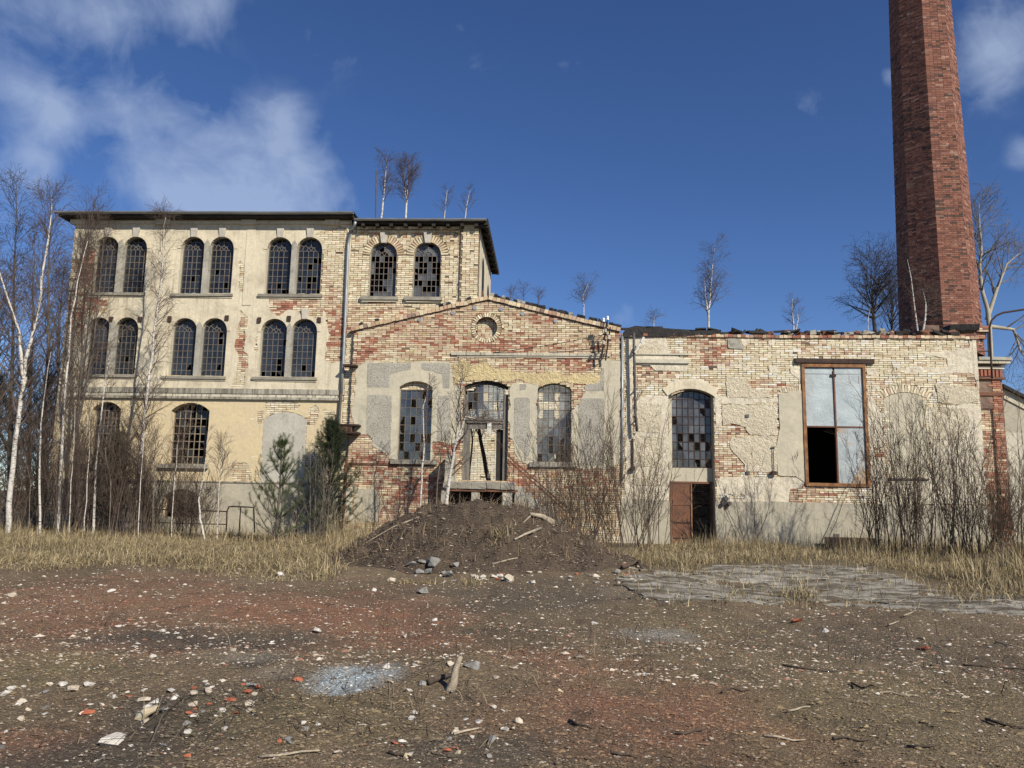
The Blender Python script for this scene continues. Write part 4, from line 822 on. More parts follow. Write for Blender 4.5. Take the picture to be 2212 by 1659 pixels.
ix0, ix1, iz0, iz1 = rect(1716, 1886, 776, 786, YR); MB().box(ix0, ix1, YR-.13, YR-.0, iz0, iz1, .008).obj('lintel_beam', MAT['rust_dark'], boil)
# parapet: header coping, slumped tar paper
for i in range(4): coping(bwall, (bt[i][0], bt[i][1]), (bt[i+1][0], bt[i+1][1]), YR, int((bt[i+1][0]-bt[i][0])/.15), 70+i, lambda t: 0, RED[:4]+PINK+[11, 4], .10, .06)
def debris(parent, u0, u1, v, Y, n, seed, mat, s=(.5, .3, .06), lift=.1):
    r = np.random.default_rng(seed)
    for i in range(n):
        u = r.uniform(u0, u1); x, z = PW(u, v, Y); a = r.normal(0, .25); c = np.array((x, Y+.15+r.uniform(-.1, .25), z+r.uniform(0, lift)))
        sx, sy, sz = s[0]*r.uniform(.5, 1.3), s[1]*r.uniform(.6, 1.2), s[2]*r.uniform(.5, 1.4)
        V, F = boxes_np([c], [(math.cos(a)*sx, 0, math.sin(a)*sx)], [(0, sy, r.normal(0, .05))], [(-math.sin(a)*sz, 0, math.cos(a)*sz)], .02, True)
        link('roof_debris', mesh_np('roof_debris', V, [F], MAT[mat]), parent)
ln = [(1345, 722), (1352, 712), (1372, 706), (1395, 708), (1420, 710), (1460, 713), (1500, 715), (1545, 717)]
top_ = pp(ln, YR); m = MB(); P = [(x, z+.02) for x, z in top_]+[(top_[-1][0], top_[-1][1]-.12), (top_[0][0], top_[0][1]-.14)]; m.prism(P[::-1], YR-.10, YR+.6); m.obj('tar_paper', MAT['tar'], boil)
debris(boil, 1348, 1420, 712, YR, 9, 81, 'tar', (.25, .2, .04), .14); debris(boil, 1430, 1720, 719, YR, 34, 82, 'tar', (.2, .14, .035), .07); debris(boil, 1700, 1960, 721, YR, 26, 83, 'stone_grey', (.12, .1, .05), .08); debris(boil, 1600, 2080, 721, YR, 26, 84, 'rust', (.14, .08, .04), .07)
debris(boil, 1730, 2100, 722, YR, 22, 85, 'dark_wood', (.2, .12, .04), .07)
# body
by = YR+7.5; xo0, xo1 = PW(1405, 900, YR)[0], PW(1590, 900, YR)[0]
rz = bt[2][1]-.35
MB().box(xo1, bx1-.02, YR+.36, by, rz, rz+.15).obj('roof', MAT['tar'], boil); MB().box(bx0, xo1, YR+4.5, by, rz, rz+.15).obj('roof', MAT['tar'], boil); MB().box(bx0, xo0, YR+.36, YR+4.5, rz, rz+.15).obj('roof', MAT['tar'], boil)
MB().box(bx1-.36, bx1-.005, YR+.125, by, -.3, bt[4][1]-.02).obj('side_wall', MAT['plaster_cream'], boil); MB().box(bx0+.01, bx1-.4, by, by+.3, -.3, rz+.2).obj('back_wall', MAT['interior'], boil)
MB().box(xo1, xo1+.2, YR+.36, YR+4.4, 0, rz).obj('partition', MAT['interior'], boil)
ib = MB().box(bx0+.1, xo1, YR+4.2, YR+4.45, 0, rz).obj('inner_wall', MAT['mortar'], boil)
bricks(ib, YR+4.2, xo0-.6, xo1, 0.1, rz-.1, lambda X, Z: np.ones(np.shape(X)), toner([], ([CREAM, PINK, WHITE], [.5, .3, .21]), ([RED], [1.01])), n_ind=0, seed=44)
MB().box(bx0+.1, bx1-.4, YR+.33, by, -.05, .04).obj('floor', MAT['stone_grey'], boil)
# boiler-house downpipe, corner pipe
def pxtube(parent, pts, Y, r, mat, name, n=8): 
    q = [(PW(u, v, Y)[0], Y, PW(u, v, Y)[1]) for u, v in pts]; return MB().tube(q, r, n).obj(name, MAT[mat], parent, True)
pxtube(boil, KE([(940, 405), (945, 700), (958, 1200), (965, 1650)])+[(1376, 932)], YR-.28, .048, 'iron', 'downpipe')
for v in (760, 840, 905): 
    x, z = PW(1372.5+(v-720)*.018, v, YR-.2); MB().box(x-.02, x+.02, YR-.26, YR-.03, z-.02, z+.02).obj('pipe_clip', MAT['rust_dark'], boil)
pxtube(boil, [(1344, 727), (1344, 900), (1343, 1040)], YR-.12, .045, 'zinc', 'downpipe')
pxtube(boil, [(1368, 1015), (1368, 985), (1367, 945)], YR-.08, .015, 'rust_dark', 'conduit', 5)
tb_ = thing('tube_lamp', 'broken white tube lamp hanging askew on the downpipe near the hall corner', 'lamp', (PW(1380, 745, YR)[0], YR-.35, PW(1380, 745, YR)[1]))
a = pp(KE([(955, 715), (1050, 560), (1095, 475)]), YR-.36)
MB().tube([(a[0][0], YR-.36, a[0][1]), (a[1][0], YR-.36, a[1][1])], .035, 8).obj('tube', MAT['white_paint'], tb_); MB().tube([(a[1][0], YR-.36, a[1][1]), (a[2][0], YR-.36, a[2][1])], .055, 6).obj('holder', MAT['white_paint'], tb_)
# small wall fittings
def fitting(name, label, cat, parts):
    t = thing(name, label, cat, parts[0][1][:3]); 
    for nm, (x, y, z), (sx, sy, sz), mt in parts: MB().box(x-sx, x+sx, y-sy, y+sy, z-sz, z+sz, .004).obj(nm, MAT[mt], t)
    return t
for (u, v0, v1, lab) in ((1670, 966, 1022, 'rusty rod with a small square box left of the sheet metal window'), (1366, 950, 1013, 'small rusty junction box on the wall below the downpipe end')):
    x, z0 = PW(u, v1, YR); _, z1 = PW(u, v0, YR); fitting('junction_box', lab, 'box', [('box', (x, YR-.12, z0), (.075, .05, .07), 'rust_dark'), ('rod', (x, YR-.09, (z0+z1)/2), (.012, .012, (z1-z0)/2), 'rust_dark'), ('clip', (x+.02, YR-.09, z1), (.07, .02, .012), 'rust_dark')])
x, z = PW(1567, 1085, YR); vt = thing('valve_cluster', 'dark iron valve cluster mounted on the wall right of the rusty door', 'valve', (x, YR-.12, z))
MB().tube([(x, YR-.10, z-.22), (x, YR-.12, z+.24)], .04, 7).obj('pipe', MAT['iron'], vt)
for dx, dz in ((-.09, -.02), (.10, -.04), (0, .12)): MB().tube([(x+dx, YR-.22, z+dz), (x+dx, YR-.06, z+dz)], .075, 9).obj('valve_body', MAT['iron'], vt)
for u, v, s in ((1613, 899, .06), (1615, 1021, .06), (1497+0, 0, 0), (1805, 1156, .1), (1462+35, 0, 0)):
    if s: x, z = PW(u, v, YR); MB().box(x-s, x+s, YR-.085, YR-.03, z-.05, z+.05, .004).obj('wall_socket', MAT['iron'], boil)
# rusty trough by the plinth
x0, x1, z0, z1 = rect(1790, 1905, 1163, 1188, YR-1.0); tr = thing('rusty_trough', 'low dark rusty steel trough in the grass by the right wall', 'trough', (x0, YR-1, 0))
MB().prism([(x0-.35, 0), (x1, 0), (x1, z1), (x0+.12, z1)], YR-1.0, YR-.95).obj('side', MAT['rust_dark'], tr); MB().box(x0-.2, x1, YR-.95, YR-.35, 0, .05).obj('bottom', MAT['rust_dark'], tr); MB().box(x0+.1, x1, YR-.38, YR-.33, 0, z1).obj('side', MAT['rust_dark'], tr); MB().box(x1-.05, x1, YR-.95, YR-.38, 0, z1-.01).obj('end', MAT['rust_dark'], tr)
# iron insulator bracket at hall corner and its cable
br = thing('insulator_bracket', 'iron power line bracket with white porcelain insulators on the hall corner', 'bracket', (PW(1305, 720, 0)[0], -.5, PW(1305, 720, 0)[1]))
a = PW(1311, 703, -.55); b = PW(1299, 775, -.30)
MB().tube([(a[0], -.55, a[1]+.15), (b[0], -.30, b[1])], .035, 5).obj('post', MAT['rust_dark'], br); MB().tube([(a[0]+.12, -.5, a[1]-.05), (b[0]+.15, -.22, b[1]-.05)], .03, 5).obj('post', MAT['rust_dark'], br)
for dx, dy, dz in ((-.12, 0, .12), (.02, -.05, .18), (-.05, .05, -.25), (.06, 0, -.5), (-.12, 0, -.7)):
    c = np.array((a[0]+dx, -.58+dy, a[1]+dz)); pr_ = [(.045, 0), (.055, .04), (.03, .06), (.05, .09), (.035, .14), (.01, .15)]; th = np.linspace(0, 2*math.pi, 9)[:-1]
    V = [(c[0]+r_*math.cos(t), c[1]+r_*math.sin(t), c[2]+h_) for r_, h_ in pr_ for t in th]; MB().add(V, [(i*8+k, i*8+(k+1) % 8, i*8+8+(k+1) % 8, i*8+8+k) for i in range(5) for k in range(8)]).obj('insulator', MAT['porcelain' if dz > 0 else 'keystone'], br, True)
    if dz > 0: MB().tube([tuple(c-np.array((0, 0, .25))), tuple(c)], .015, 5).obj('pin', MAT['rust_dark'], br)
for k in range(4):
    z = a[1]-.1-.2*k; MB().tube([(a[0]-.14, -.5, z), (a[0]+.14, -.45, z-.03)], .014, 4).obj('arm', MAT['rust_dark'], br)
    MB().tube([(a[0]-.02*k, -.5+.04*k, z), (a[0]-.02*k+.03, 0, z+.05)], .016, 4).obj('stay', MAT['rust_dark'], br)
pa, pb = PW(1065, 762, -.08), (a[0], a[1]-.3); m = MB()
xs = np.linspace(0, 1, 12); m.tube([(pa[0]+(pb[0]-pa[0])*t, -.1-.4*t, pa[1]+(pb[1]-pa[1])*t-.06*math.sin(t*math.pi)) for t in xs], .012, 5); c1 = m.obj('overhead_cable', MAT['cable']); tag(c1, 'sagging black cable from the insulator bracket across the hall gable', 'cable')
pts = KE([(480, 560), (495, 700), (470, 790), (400, 880), (330, 930), (240, 945)]); m = MB().tube([(PW(u, v, -.12)[0], -.12-.1*(i == 0), PW(u, v, -.12)[1]) for i, (u, v) in enumerate(pts)], .012, 5); tag(m.obj('loose_cable', MAT['cable']), 'loose black cable curling down below the insulator bracket', 'cable')
# rusty box and post on the hall's left corner
x0, x1, z0, z1 = rect(733, 761, 920, 933, -.3); rb = thing('rusty_box', 'rusty iron cabinet jutting from the left corner of the gabled hall', 'box', (x0, -.3, z0))
MB().box(x0, x1, -.42, .1, z0, z1, .006).obj('body', MAT['rust'], rb); MB().box(x0-.05, x1+.25, -.47, .1, z1, z1+.05, .006).obj('lid', MAT['rust_dark'], rb); MB().box(x0-.08, x1+.25, -.5, .1, z0-.06, z0, .006).obj('shelf', MAT['rust_dark'], rb)
for i in range(3): MB().box(x0+.04+i*.15, x0+.15+i*.15, -.432, -.424, z0+.03, z1-.03).obj('panel', MAT['rust_dark' if i != 1 else 'rust'], rb)
a = PW(727+12, 872, 0); tag(MB().box(PW(757, 788, -.2)[0]-.25, PW(757, 788, -.2)[0]+.25, -.3, .0, PW(757, 790, -.2)[1]-.03, PW(757, 790, -.2)[1]+.03, .01).obj('iron_stub', MAT['rust_dark']), 'short iron bar jutting out high on the hall left corner', 'bar')
x, z1 = PW(747, 989, -.9); _, z0 = PW(747, 1075, -.9); tag(MB().tube([(x, -.9, 0), (x+.03, -.9, z1)], .055, 6).obj('rusty_post', MAT['rust']), 'rusty upright pipe post beside the hall corner and the dark pine', 'post')
# ================================================================== chimney
chim = thing('brick_chimney', 'tall octagonal red brick factory chimney on a square pedestal', 'chimney', (14, 3, 0))
yc = 3.3
def facew(u0, u1, v, Y): a, b = PW(u0, v, Y), PW(u1, v, Y); return (a[0]+b[0])/2, b[0]-a[0], a[1]
kk = (1+math.sqrt(2))/2
yf0 = 1.7
for _ in range(6):
    c0x, w0, zA = facew(2035, 2099.6, 693, yf0); yf0 = yc-w0*kk
yf1 = 2.2
for _ in range(6):
    c1x, w1, zB = facew(1992, 2040.5, 2, yf1); yf1 = yc-w1*kk
rA, rB = w0*kk, w1*kk; xc = (c0x+c1x)/2
print('CHIM', c0x, c1x, w0, w1, zA, zB)
def rz_(z): return rA+(rB-rA)*(z-zA)/(zB-zA)
ztop = 29.0; zbase = zA-1.2
t8 = math.tan(math.pi/8)
def octa(r, z): return [(xc+r/math.cos(math.pi/8)*math.sin(a), yc-r/math.cos(math.pi/8)*math.cos(a), z) for a in (np.arange(8)+.5)*math.pi/4]
V = octa(rz_(zbase)-.012, zbase)+octa(rz_(ztop)-.012, ztop)
shaft = MB().add(V, [(i, (i+1) % 8, (i+1) % 8+8, i+8) for i in range(8)]+[tuple(range(8, 16))]).obj('shaft', MAT['mortar_red'], chim)
C = []; A_ = []; B_ = []; D_ = []; CI = []; DS = []; r = np.random.default_rng(91)
nco = int((ztop-zbase)/.077)
for f in range(8):
    an = f*math.pi/4; nrm = np.array((math.sin(an), -math.cos(an), 0)); tg = np.array((math.cos(an), math.sin(an), 0))
    for k in range(nco):
        z = zbase+(k+.5)*.077; R_ = rz_(z); hw = R_*t8; p = .15 if k % 2 else .30; n = max(1, int(round(2*hw/p))); pw = 2*hw/n
        s = -hw+(np.arange(n)+.5)*pw; pr = .004+r.normal(0, .004, n); ok = r.random(n) > .004
        for si, pi_ in zip(s[ok], pr[ok]):
            C.append(np.array((xc, yc, z))+nrm*(R_+pi_-.02)+tg*si); A_.append(tg*(pw/2-.005)); B_.append(-nrm*.022); D_.append((0, 0, .0335)); DS.append((f in (0, 7, 1))*1.0*(p > .2)-.02*np.hypot(C[-1][1]+27.5, z))
n = len(C); C = np.array(C); A_ = np.array(A_); B_ = np.array(B_); D_ = np.array(D_)
sm = fbm(C[:, 0]*1.2+C[:, 1], C[:, 2]*.5, 4, 6)
chp = np.array([(.225, .098, .067), (.195, .086, .062), (.26, .122, .086), (.165, .075, .056), (.22, .108, .08), (.32, .19, .14), (.085, .056, .045)])
ci = r.integers(0, 5, n); ci = np.where(r.random(n) < .04, 5, ci); ci = np.where(r.random(n) < np.clip((sm-.5)*1.1, .03, .5), 6, ci)
colr = chp[ci]*(1+r.normal(0, .09, (n, 1)))
order = np.argsort(-np.array(DS)); ind = np.zeros(n, bool); ind[order[:300]] = True
V, F = boxes_np(C[~ind], A_[~ind], B_[~ind], D_[~ind], .002)
tag(link('brickwork', mesh_np('brickwork', V, [F], MAT['brick'], np.clip(np.repeat(colr[~ind], 8, 0), .01, .9)), shaft), kind='stuff')
_cb = {}
for i in np.nonzero(ind)[0]:
    key = (tuple(np.round(A_[i], 2)), int(ci[i]))
    if key not in _cb: V, F = boxes_np([(0, 0, 0)], [A_[i]], [B_[i]], [D_[i]], .002); _cb[key] = mesh_np('brick', V, [F], MAT['brick'], np.tile(chp[ci[i]], (8, 1)))
    link('brick', _cb[key], shaft, C[i])
# pedestal with cornice and shoulders
YP = 0.95; px1 = PW(2168, 900, YP)[0]; half = px1-xc; pz = PW(2140, 790, YP)[1]
ped = MB().box(xc-half, px1, YP+.02, yc+half, -.2, pz).obj('pedestal', MAT['mortar_red'], chim)
rp0, rp1, rpz0, rpz1 = rect(2100, 2154, 883, 1200, YP)
pS = lambda X, Z: np.minimum(sdf(X, Z, [(xc+.2, -.2), (px1, -.2), (px1, pz), (xc+.2, pz)]), -sdf(X, Z, [(rp0, -1), (rp1, -1), (rp1, rpz1), (rp0, rpz1)]))
redt = toner([], ([RED, PINK, [9, 6]], [.66, .12, .23]), ([RED], [1.01]), pink=0)
bricks(ped, YP+.02, xc+.5, px1, -.1, pz, pS, redt, n_ind=240, seed=95, proud=.10)
MB().box(rp1+.004, px1-.004, YP-.06, YP+.02, -.2, pz).obj('pier', MAT['mortar_red'], ped); MB().box(rp0, rp1+.006, YP-.06, YP+.02, rpz1+.006, pz).obj('pier', MAT['mortar_red'], ped)
bricks(ped, YP+.02, rp0, rp1, -.1, rpz1, lambda X, Z: np.ones(np.shape(X)), toner([], ([RED, PINK, CREAM], [.45, .35, .21]), ([RED], [1.01])), n_ind=0, seed=96, proud=.012)
for v0, v1, ex, mt in ((773.6, 781, .26, 'stone_grey'), (781, 787.5, .22, 'ledge_light'), (793, 799, .08, 'plaster_pale'), (815.5, 820, .09, 'rust'), (848, 855, .05, 'rust')):
    _, _, z0, z1 = rect(2110, 2150, v0, v1, YP); MB().box(xc-half-ex, px1+ex, YP-.06-ex, yc+half+ex, z0, z1, .006).obj('cornice', MAT[mt], ped)
_, _, z0, z1 = rect(2110, 2150, 800, 815, YP)
for i in range(12):
    x = px1-.05-i*.135; V, F = boxes_np([(x, YP-.08, (z0+z1)/2)], [(.042, 0, 0)], [(0, .05, 0)], [(0, 0, (z1-z0)/2)], .003); link('dentil_brick', mesh_np('dentil_brick', V, [F], MAT['brick'], np.tile(PAL[8], (8, 1))), ped)
zs0 = PW(2140, 773, YP)[1]; zs1 = PW(2123, 697, YP+.6)[1]; ns = max(4, int((zs1-zs0)/.077/3))
sh = thing('x', 'x', 'x') if False else None
for k in range(ns):
    f0 = half-.06-(half-.06-rA*1.02)*((k+.0)/ns)**1.25; za = zs0+(zs1-zs0)*k/ns; zb = zs0+(zs1-zs0)*(k+1)/ns
    st = MB().box(xc-f0, xc+f0, yc-f0, yc+f0, za, zb).obj('shoulder_course', MAT['mortar_red'], chim)
    bricks(st, yc-f0, xc+.2, xc+f0, za, zb-.02, (lambda f0: (lambda X, Z: xc+f0-X))(f0), redt, n_ind=0, seed=100+k, proud=.008)
# tar box on the roof by the chimney
a = PW(2078, 712, YR+.3); tb2 = MB(); tb2.box(a[0]-.55, a[0]+.45, YR+.0, YR+.5, a[1]-.1, a[1]+.16, .03); tag(tb2.obj('tar_slab', MAT['tar']), 'crumpled black tar slab on the parapet in front of the chimney', 'slab')
# bent lamp pipe at corner
pts = KP([(565, 890), (555, 700), (542, 450), (533, 260), (560, 170), (620, 110), (700, 75), (940, 38), (1250, 5)])
lp = thing('lamp_arm', 'bent rusty lamp pipe curving off to the right beside the chimney pedestal', 'lamp', (PW(2143, 817, .3)[0], .3, PW(2143, 817, .3)[1]))
MB().tube([(PW(u, v, .3)[0], .3, PW(u, v, .3)[1]) for u, v in pts], .036, 8).obj('pipe', MAT['rust_dark'], lp, True)
for q in ([(380, 568), (545, 548)], [(390, 880), (560, 862)]):
    a, b = pp(KP(q), .3); MB().tube([(a[0]-.05, .25, a[1]), (b[0], .3, b[1])], .022, 6).obj('bracket', MAT['rust_dark'], lp)
a = PW(*KP([(1250, 5)])[0], .3); MB().prism([(a[0], a[1]-.05), (a[0]+.5, a[1]-.07), (a[0]+.45, a[1]+.06), (a[0], a[1]+.05)], .15, .45).obj('lamp_head', MAT['iron'], lp)
# far grey outbuilding on the right
YO = 9.0; shed = thing('grey_outbuilding', 'grey rendered gabled outbuilding behind the chimney at the right edge', 'building', (27, YO, 0))
g = pp([(2166, 838), (2275, 900), (2275, 1200), (2110, 1200), (2110, 870)], YO); MB().prism([(g[4][0]-2, -.2), (g[1][0]+3, -.2), (g[1][0]+3, g[1][1]-1.5), (g[0][0], g[0][1]), (g[4][0]-2, g[4][1]-.6)], YO, YO+8).obj('wall', MAT['plaster_grey'], shed)
zb_ = PW(2190, 935, YO)[1]; MB().box(g[0][0]-2.5, g[1][0]+3.1, YO-.05, YO+.1, -.2, zb_).obj('lower_wall', MAT['plaster_pale'], shed)
p, q = g[0], (g[1][0]+3.3, g[1][1]-1.65); MB().prism([(p[0]-.1, p[1]), (q[0], q[1]), (q[0], q[1]+.14), (p[0]-.1, p[1]+.16)], YO-.25, YO+8.2).obj('roof', MAT['dark_wood'], shed)
MB().prism([(p[0]+.9, p[1]-.38), (q[0], q[1]+.16), (q[0], q[1]+.24), (p[0]+.9, p[1]-.28)], YO-.35, YO+8.3).obj('roof_sheet', MAT['white_paint'], shed)
MB().prism([(p[0], p[1]-.5), (q[0], q[1]-.55), (q[0], q[1]-.02), (p[0], p[1]-.02)], YO-.06, YO).obj('verge_band', MAT['plaster_beige'], shed)
flush_panes()
# ================================================================== ground
mcx, mcy = PG(1065, 1190)[0], -8.6
def gz(x, y):
    x = np.asarray(x, float); y = np.asarray(y, float)
    z = (fbm(x*.35, y*.35, 3, 1)-.5)*.22+(fbm(x*1.3, y*1.3, 3, 2)-.5)*.10+(fbm(x*5, y*5, 3, 4)-.5)*.07
    z = z*np.clip((-y-1)/6, .15, 1)*np.clip((y+27.5)/4, .25, 1)
    z = z+.10*np.clip((y+12)/8, 0, 1)
    # shallow heap of rubble ridges in the foreground
    for (hx, hy, hr, hh) in HUMPS: z = z+hh*np.exp(-(((x-hx)/hr)**2+((y-hy)/(hr*.7))**2))
    return z
HUMPS = [(*PG(985, 1455), .7, .12), (*PG(1960, 1340), .9, .14), (*PG(1720, 1345), .35, .10), (*PG(760, 1240), .8, .16), (*PG(330, 1540), .5, .06), (*PG(1130, 1240), 2.6, .12), (*PG(1330, 1240), .6, .12)]
def moundz(x, y):
    x = np.asarray(x, float); y = np.asarray(y, float)
    dx = (x-mcx)/3.55; dy = (y-mcy)/3.1
    dx = np.where(dx < 0, dx*1.0, dx*.94)
    r = np.hypot(dx, dy)+(fbm(x*.8, y*.8, 3, 7)-.5)*.22
    h = 1.40*np.clip(1-np.clip((r-.30)/.78, 0, 1), 0, 1)**1.05
    h = h+(fbm(x*1.5, y*1.5, 4, 8)-.5)*.32*np.clip(h*2, 0, 1)+(fbm(x*6, y*6, 4, 9)-.5)*.20*np.clip(h*4, 0, 1)
    return h-.06
def topz(x, y): return np.maximum(gz(x, y), gz(x, y)+moundz(x, y))
def hit(u, v):                                            # where the view ray of a pixel first meets the ground
    d = ray(u, v); t = np.arange(3, 45, .03); x = CAM.x+d.x*t; y = CAM.y+d.y*t; z = CAM.z+d.z*t; b = z <= topz(x, y)
    i = int(np.argmax(b)) if b.any() else len(t)-1
    return float(x[i]), float(y[i])
pmat('dirt', None, None, attr=True, stain=((.085, .066, .048), 3.0, .52, .76), fine=(38, .5), bump=(26, .05), bump2=(90, .02), rough=.95)
pmat('mound_dirt', (.125, .092, .064), (.080, .060, .044), 2.5, stain=((.19, .145, .10), 24, .58, .72), fine=(45, .5), bump=(18, .07), bump2=(70, .03), rough=.95)
xs = np.concatenate([np.linspace(-400, -30, 14), np.linspace(-29, -14, 40), np.arange(-13.9, 14, .085), np.linspace(14.1, 29, 40), np.linspace(30, 400, 14)])
ys = np.concatenate([np.linspace(-80, -27, 12), np.arange(-26, -7.5, .085), np.linspace(-7.4, 1, 40), np.linspace(2, 40, 14), np.linspace(60, 900, 12)])
X, Y = np.meshgrid(xs, ys, indexing='ij'); Z = gz(X, Y); Z = np.where((np.abs(X) > 30) | (Y > 2), -.02, Z)
def blob(u, v, su, sv):                                    # patch given by its place on the ground
    x, y = PG(u, v); x1, _ = PG(u+su, v); _, y1 = PG(u, v-sv); _, y2 = PG(u, v+sv); ry = abs(y1-y2)/2; rx = abs(x1-x)
    n = (fbm(X*1.1, Y*1.1, 4, u*.01)-.5)*1.9
    return np.clip(1.35-np.hypot((X-x)/rx, (Y-y)/ry)+n, 0, 1)[..., None]
base = np.array((.20, .148, .092)); Cc = np.ones(X.shape+(3,))*base
nf = fbm(X*.5, Y*.5, 4, 12)[..., None]; Cc = Cc*(1-.9*np.clip(nf-.45, 0, 1))+np.array((.02, .018, .012))*np.clip(.5-nf, 0, 1)*2
red = np.array((.285, .145, .088)); dark = np.array((.085, .074, .060)); olive = np.array((.215, .168, .092)); powder = np.array((.44, .49, .50)); gy = np.array((.11, .10, .085)); pale = np.array((.30, .26, .20))
for u, v, su, sv, c, a in [(250, 1290, 520, 60, red, .75), (650, 1325, 300, 38, red, .85), (820, 1370, 200, 40, red, .85), (380, 1400, 160, 25, red, .6), (1250, 1440, 260, 35, red, .6), (1500, 1590, 300, 90, red, .75), (60, 1600, 160, 40, red, .6), (850, 1300, 200, 25, red, .4), (1380, 1500, 200, 40, red, .6), (1150, 1560, 160, 50, red, .35), (360, 1380, 260, 26, dark, .9), (600, 1390, 160, 25, dark, .6), (440, 1560, 170, 60, dark, .8), (150, 1640, 250, 50, dark, .6), (1000, 1640, 160, 40, dark, .6),
                           (1150, 1290, 260, 40, dark, .55), (1900, 1380, 300, 60, dark, .35), (560, 1440, 60, 14, dark, .8), (110, 1440, 170, 40, olive, .8), (700, 1560, 220, 60, olive, .7), (1800, 1480, 330, 80, olive, .55), (1480, 1340, 180, 30, olive, .6), (1950, 1560, 300, 80, olive, .4), (755, 1480, 78, 26, powder, 1.0), (730, 1500, 40, 20, powder, 1.0), (1400, 1360, 90, 14, powder, .35), (520, 1430, 130, 14, pale, .55), (600, 1470, 70, 12, pale, .5), (1360, 1280, 60, 10, pale, .3), (650, 1245, 90, 8, pale, .35)]:
    m_ = blob(u, v, su, sv)*a
    if c is red: m_ = m_*(.35+.9*np.clip(fbm(X*2.2, Y*2.2, 4, 14)[..., None]*1.6-.35, 0, 1))*(.7+.6*rng.random(X.shape)[..., None]); m_ = np.clip(m_, 0, 1)
    if c is powder: m_ = m_*np.clip((fbm(X*9, Y*9, 3, 6)[..., None]-.1)*2.6, 0, 1)
    Cc = Cc*(1-m_)+c*m_
gn = np.clip((Y+11.5)/3, 0, 1)[..., None]*.8; Cc = Cc*(1-gn)+np.array((.17, .14, .085))*gn
nx_, ny_ = X.shape; idx = np.arange(nx_*ny_).reshape(nx_, ny_)
F = np.stack([idx[:-1, :-1], idx[1:, :-1], idx[1:, 1:], idx[:-1, 1:]], -1).reshape(-1, 4)
tag(link('ground', mesh_np('ground', np.stack([X, Y, Z], -1), [F], MAT['dirt'], np.clip(Cc.reshape(-1, 3), .01, .8), True)), kind='structure')
# earth mound
xm = np.arange(mcx-4.9, mcx+4.9, .055); ym = np.arange(mcy-4.4, mcy+4.4, .055); X, Y = np.meshgrid(xm, ym, indexing='ij'); Hm = moundz(X, Y); Z = gz(X, Y)+Hm-.004
idx = np.arange(X.size).reshape(X.shape); ok = (Hm > -.058)
F = np.stack([idx[:-1, :-1], idx[1:, :-1], idx[1:, 1:], idx[:-1, 1:]], -1); k = ok[:-1, :-1] | ok[1:, 1:] | ok[1:, :-1] | ok[:-1, 1:]
tag(link('earth_mound', mesh_np('earth_mound', np.stack([X, Y, Z], -1), [F[k]], MAT['mound_dirt'], None, True)), 'heap of dark dug earth in front of the hall doorway', 'mound')
# cracked concrete apron
pmat('concrete', (.38, .355, .30), (.21, .19, .155), 1.6, stain=((.11, .09, .062), 1.5, .46, .56, (.55, 2.4, 1)), fine=(30, .35), bump=(24, .02), vec=(.5, 1.8, 1))
cp_ = [PG(*q) for q in [(1330, 1262), (1385, 1238), (1500, 1232), (1700, 1226), (1850, 1232), (2000, 1262), (2250, 1290), (2250, 1330), (2050, 1318), (1900, 1312), (1780, 1300), (1560, 1305), (1360, 1308), (1370, 1290)]]
def cS(X, Y):
    s = sdf(X, Y, cp_)+(fbm(X*.9, Y*1.6, 4, 31)-.5)*1.1
    cr = np.abs(fbm(X*.55, Y*1.5, 4, 33)-.5)-.014+(fbm(X*3, Y*3, 2, 3)-.5)*.02
    return np.minimum(np.minimum(s, (cr)*3), (.625-fbm(X*.7, Y*2.6, 4, 35))*1.5)
xa = [p[0] for p in cp_]; ya = [p[1] for p in cp_]
o = ms('pavement', min(xa)-.6, max(xa)+.5, min(ya)-.5, max(ya)+.6, .085, cS, -.022, .05, MAT['concrete'], None, .006, ground=gz); tag(o, kind='structure')
# ------------------------------------------------------------------ stones
STONE = []
def hull(seed, n=16, flat=.65):
    r = np.random.default_rng(seed); import bmesh
    bm = bmesh.new(); P = r.normal(0, 1, (n, 3)); P /= np.linalg.norm(P, axis=1, keepdims=True); P *= r.uniform(.8, 1.05, (n, 1)); P[:, 2] *= flat
    for p in P: bm.verts.new(p)
    res = bmesh.ops.convex_hull(bm, input=bm.verts); bmesh.ops.delete(bm, geom=[v for v in bm.verts if not v.link_faces], context='VERTS')
    V = np.array([v.co[:] for v in bm.verts]); idx = {v: i for i, v in enumerate(bm.verts)}; F = [tuple(idx[v] for v in f.verts) for f in bm.faces]; bm.free(); return V, F
HULLS = [hull(i, 12+i % 6, .5+.08*(i % 4)) for i in range(8)]
pmat('st_pale', (.56, .49, .39), (.42, .35, .27), 7, fine=(30, .2), bump=(30, .01)); pmat('st_cream', (.58, .50, .34), (.46, .38, .25), 7, fine=(30, .2), bump=(30, .01)); pmat('st_grey', (.30, .29, .27), (.19, .18, .165), 6, fine=(30, .25), bump=(30, .01)); pmat('st_brick', (.42, .13, .065), (.30, .09, .05), 7, fine=(30, .25), bump=(30, .01)); pmat('st_slate', (.24, .235, .215), (.16, .155, .14), 6, fine=(30, .25), bump=(30, .01)); pmat('st_white', (.60, .56, .50), (.44, .40, .35), 6, fine=(30, .2), bump=(30, .01))
_hm = {}
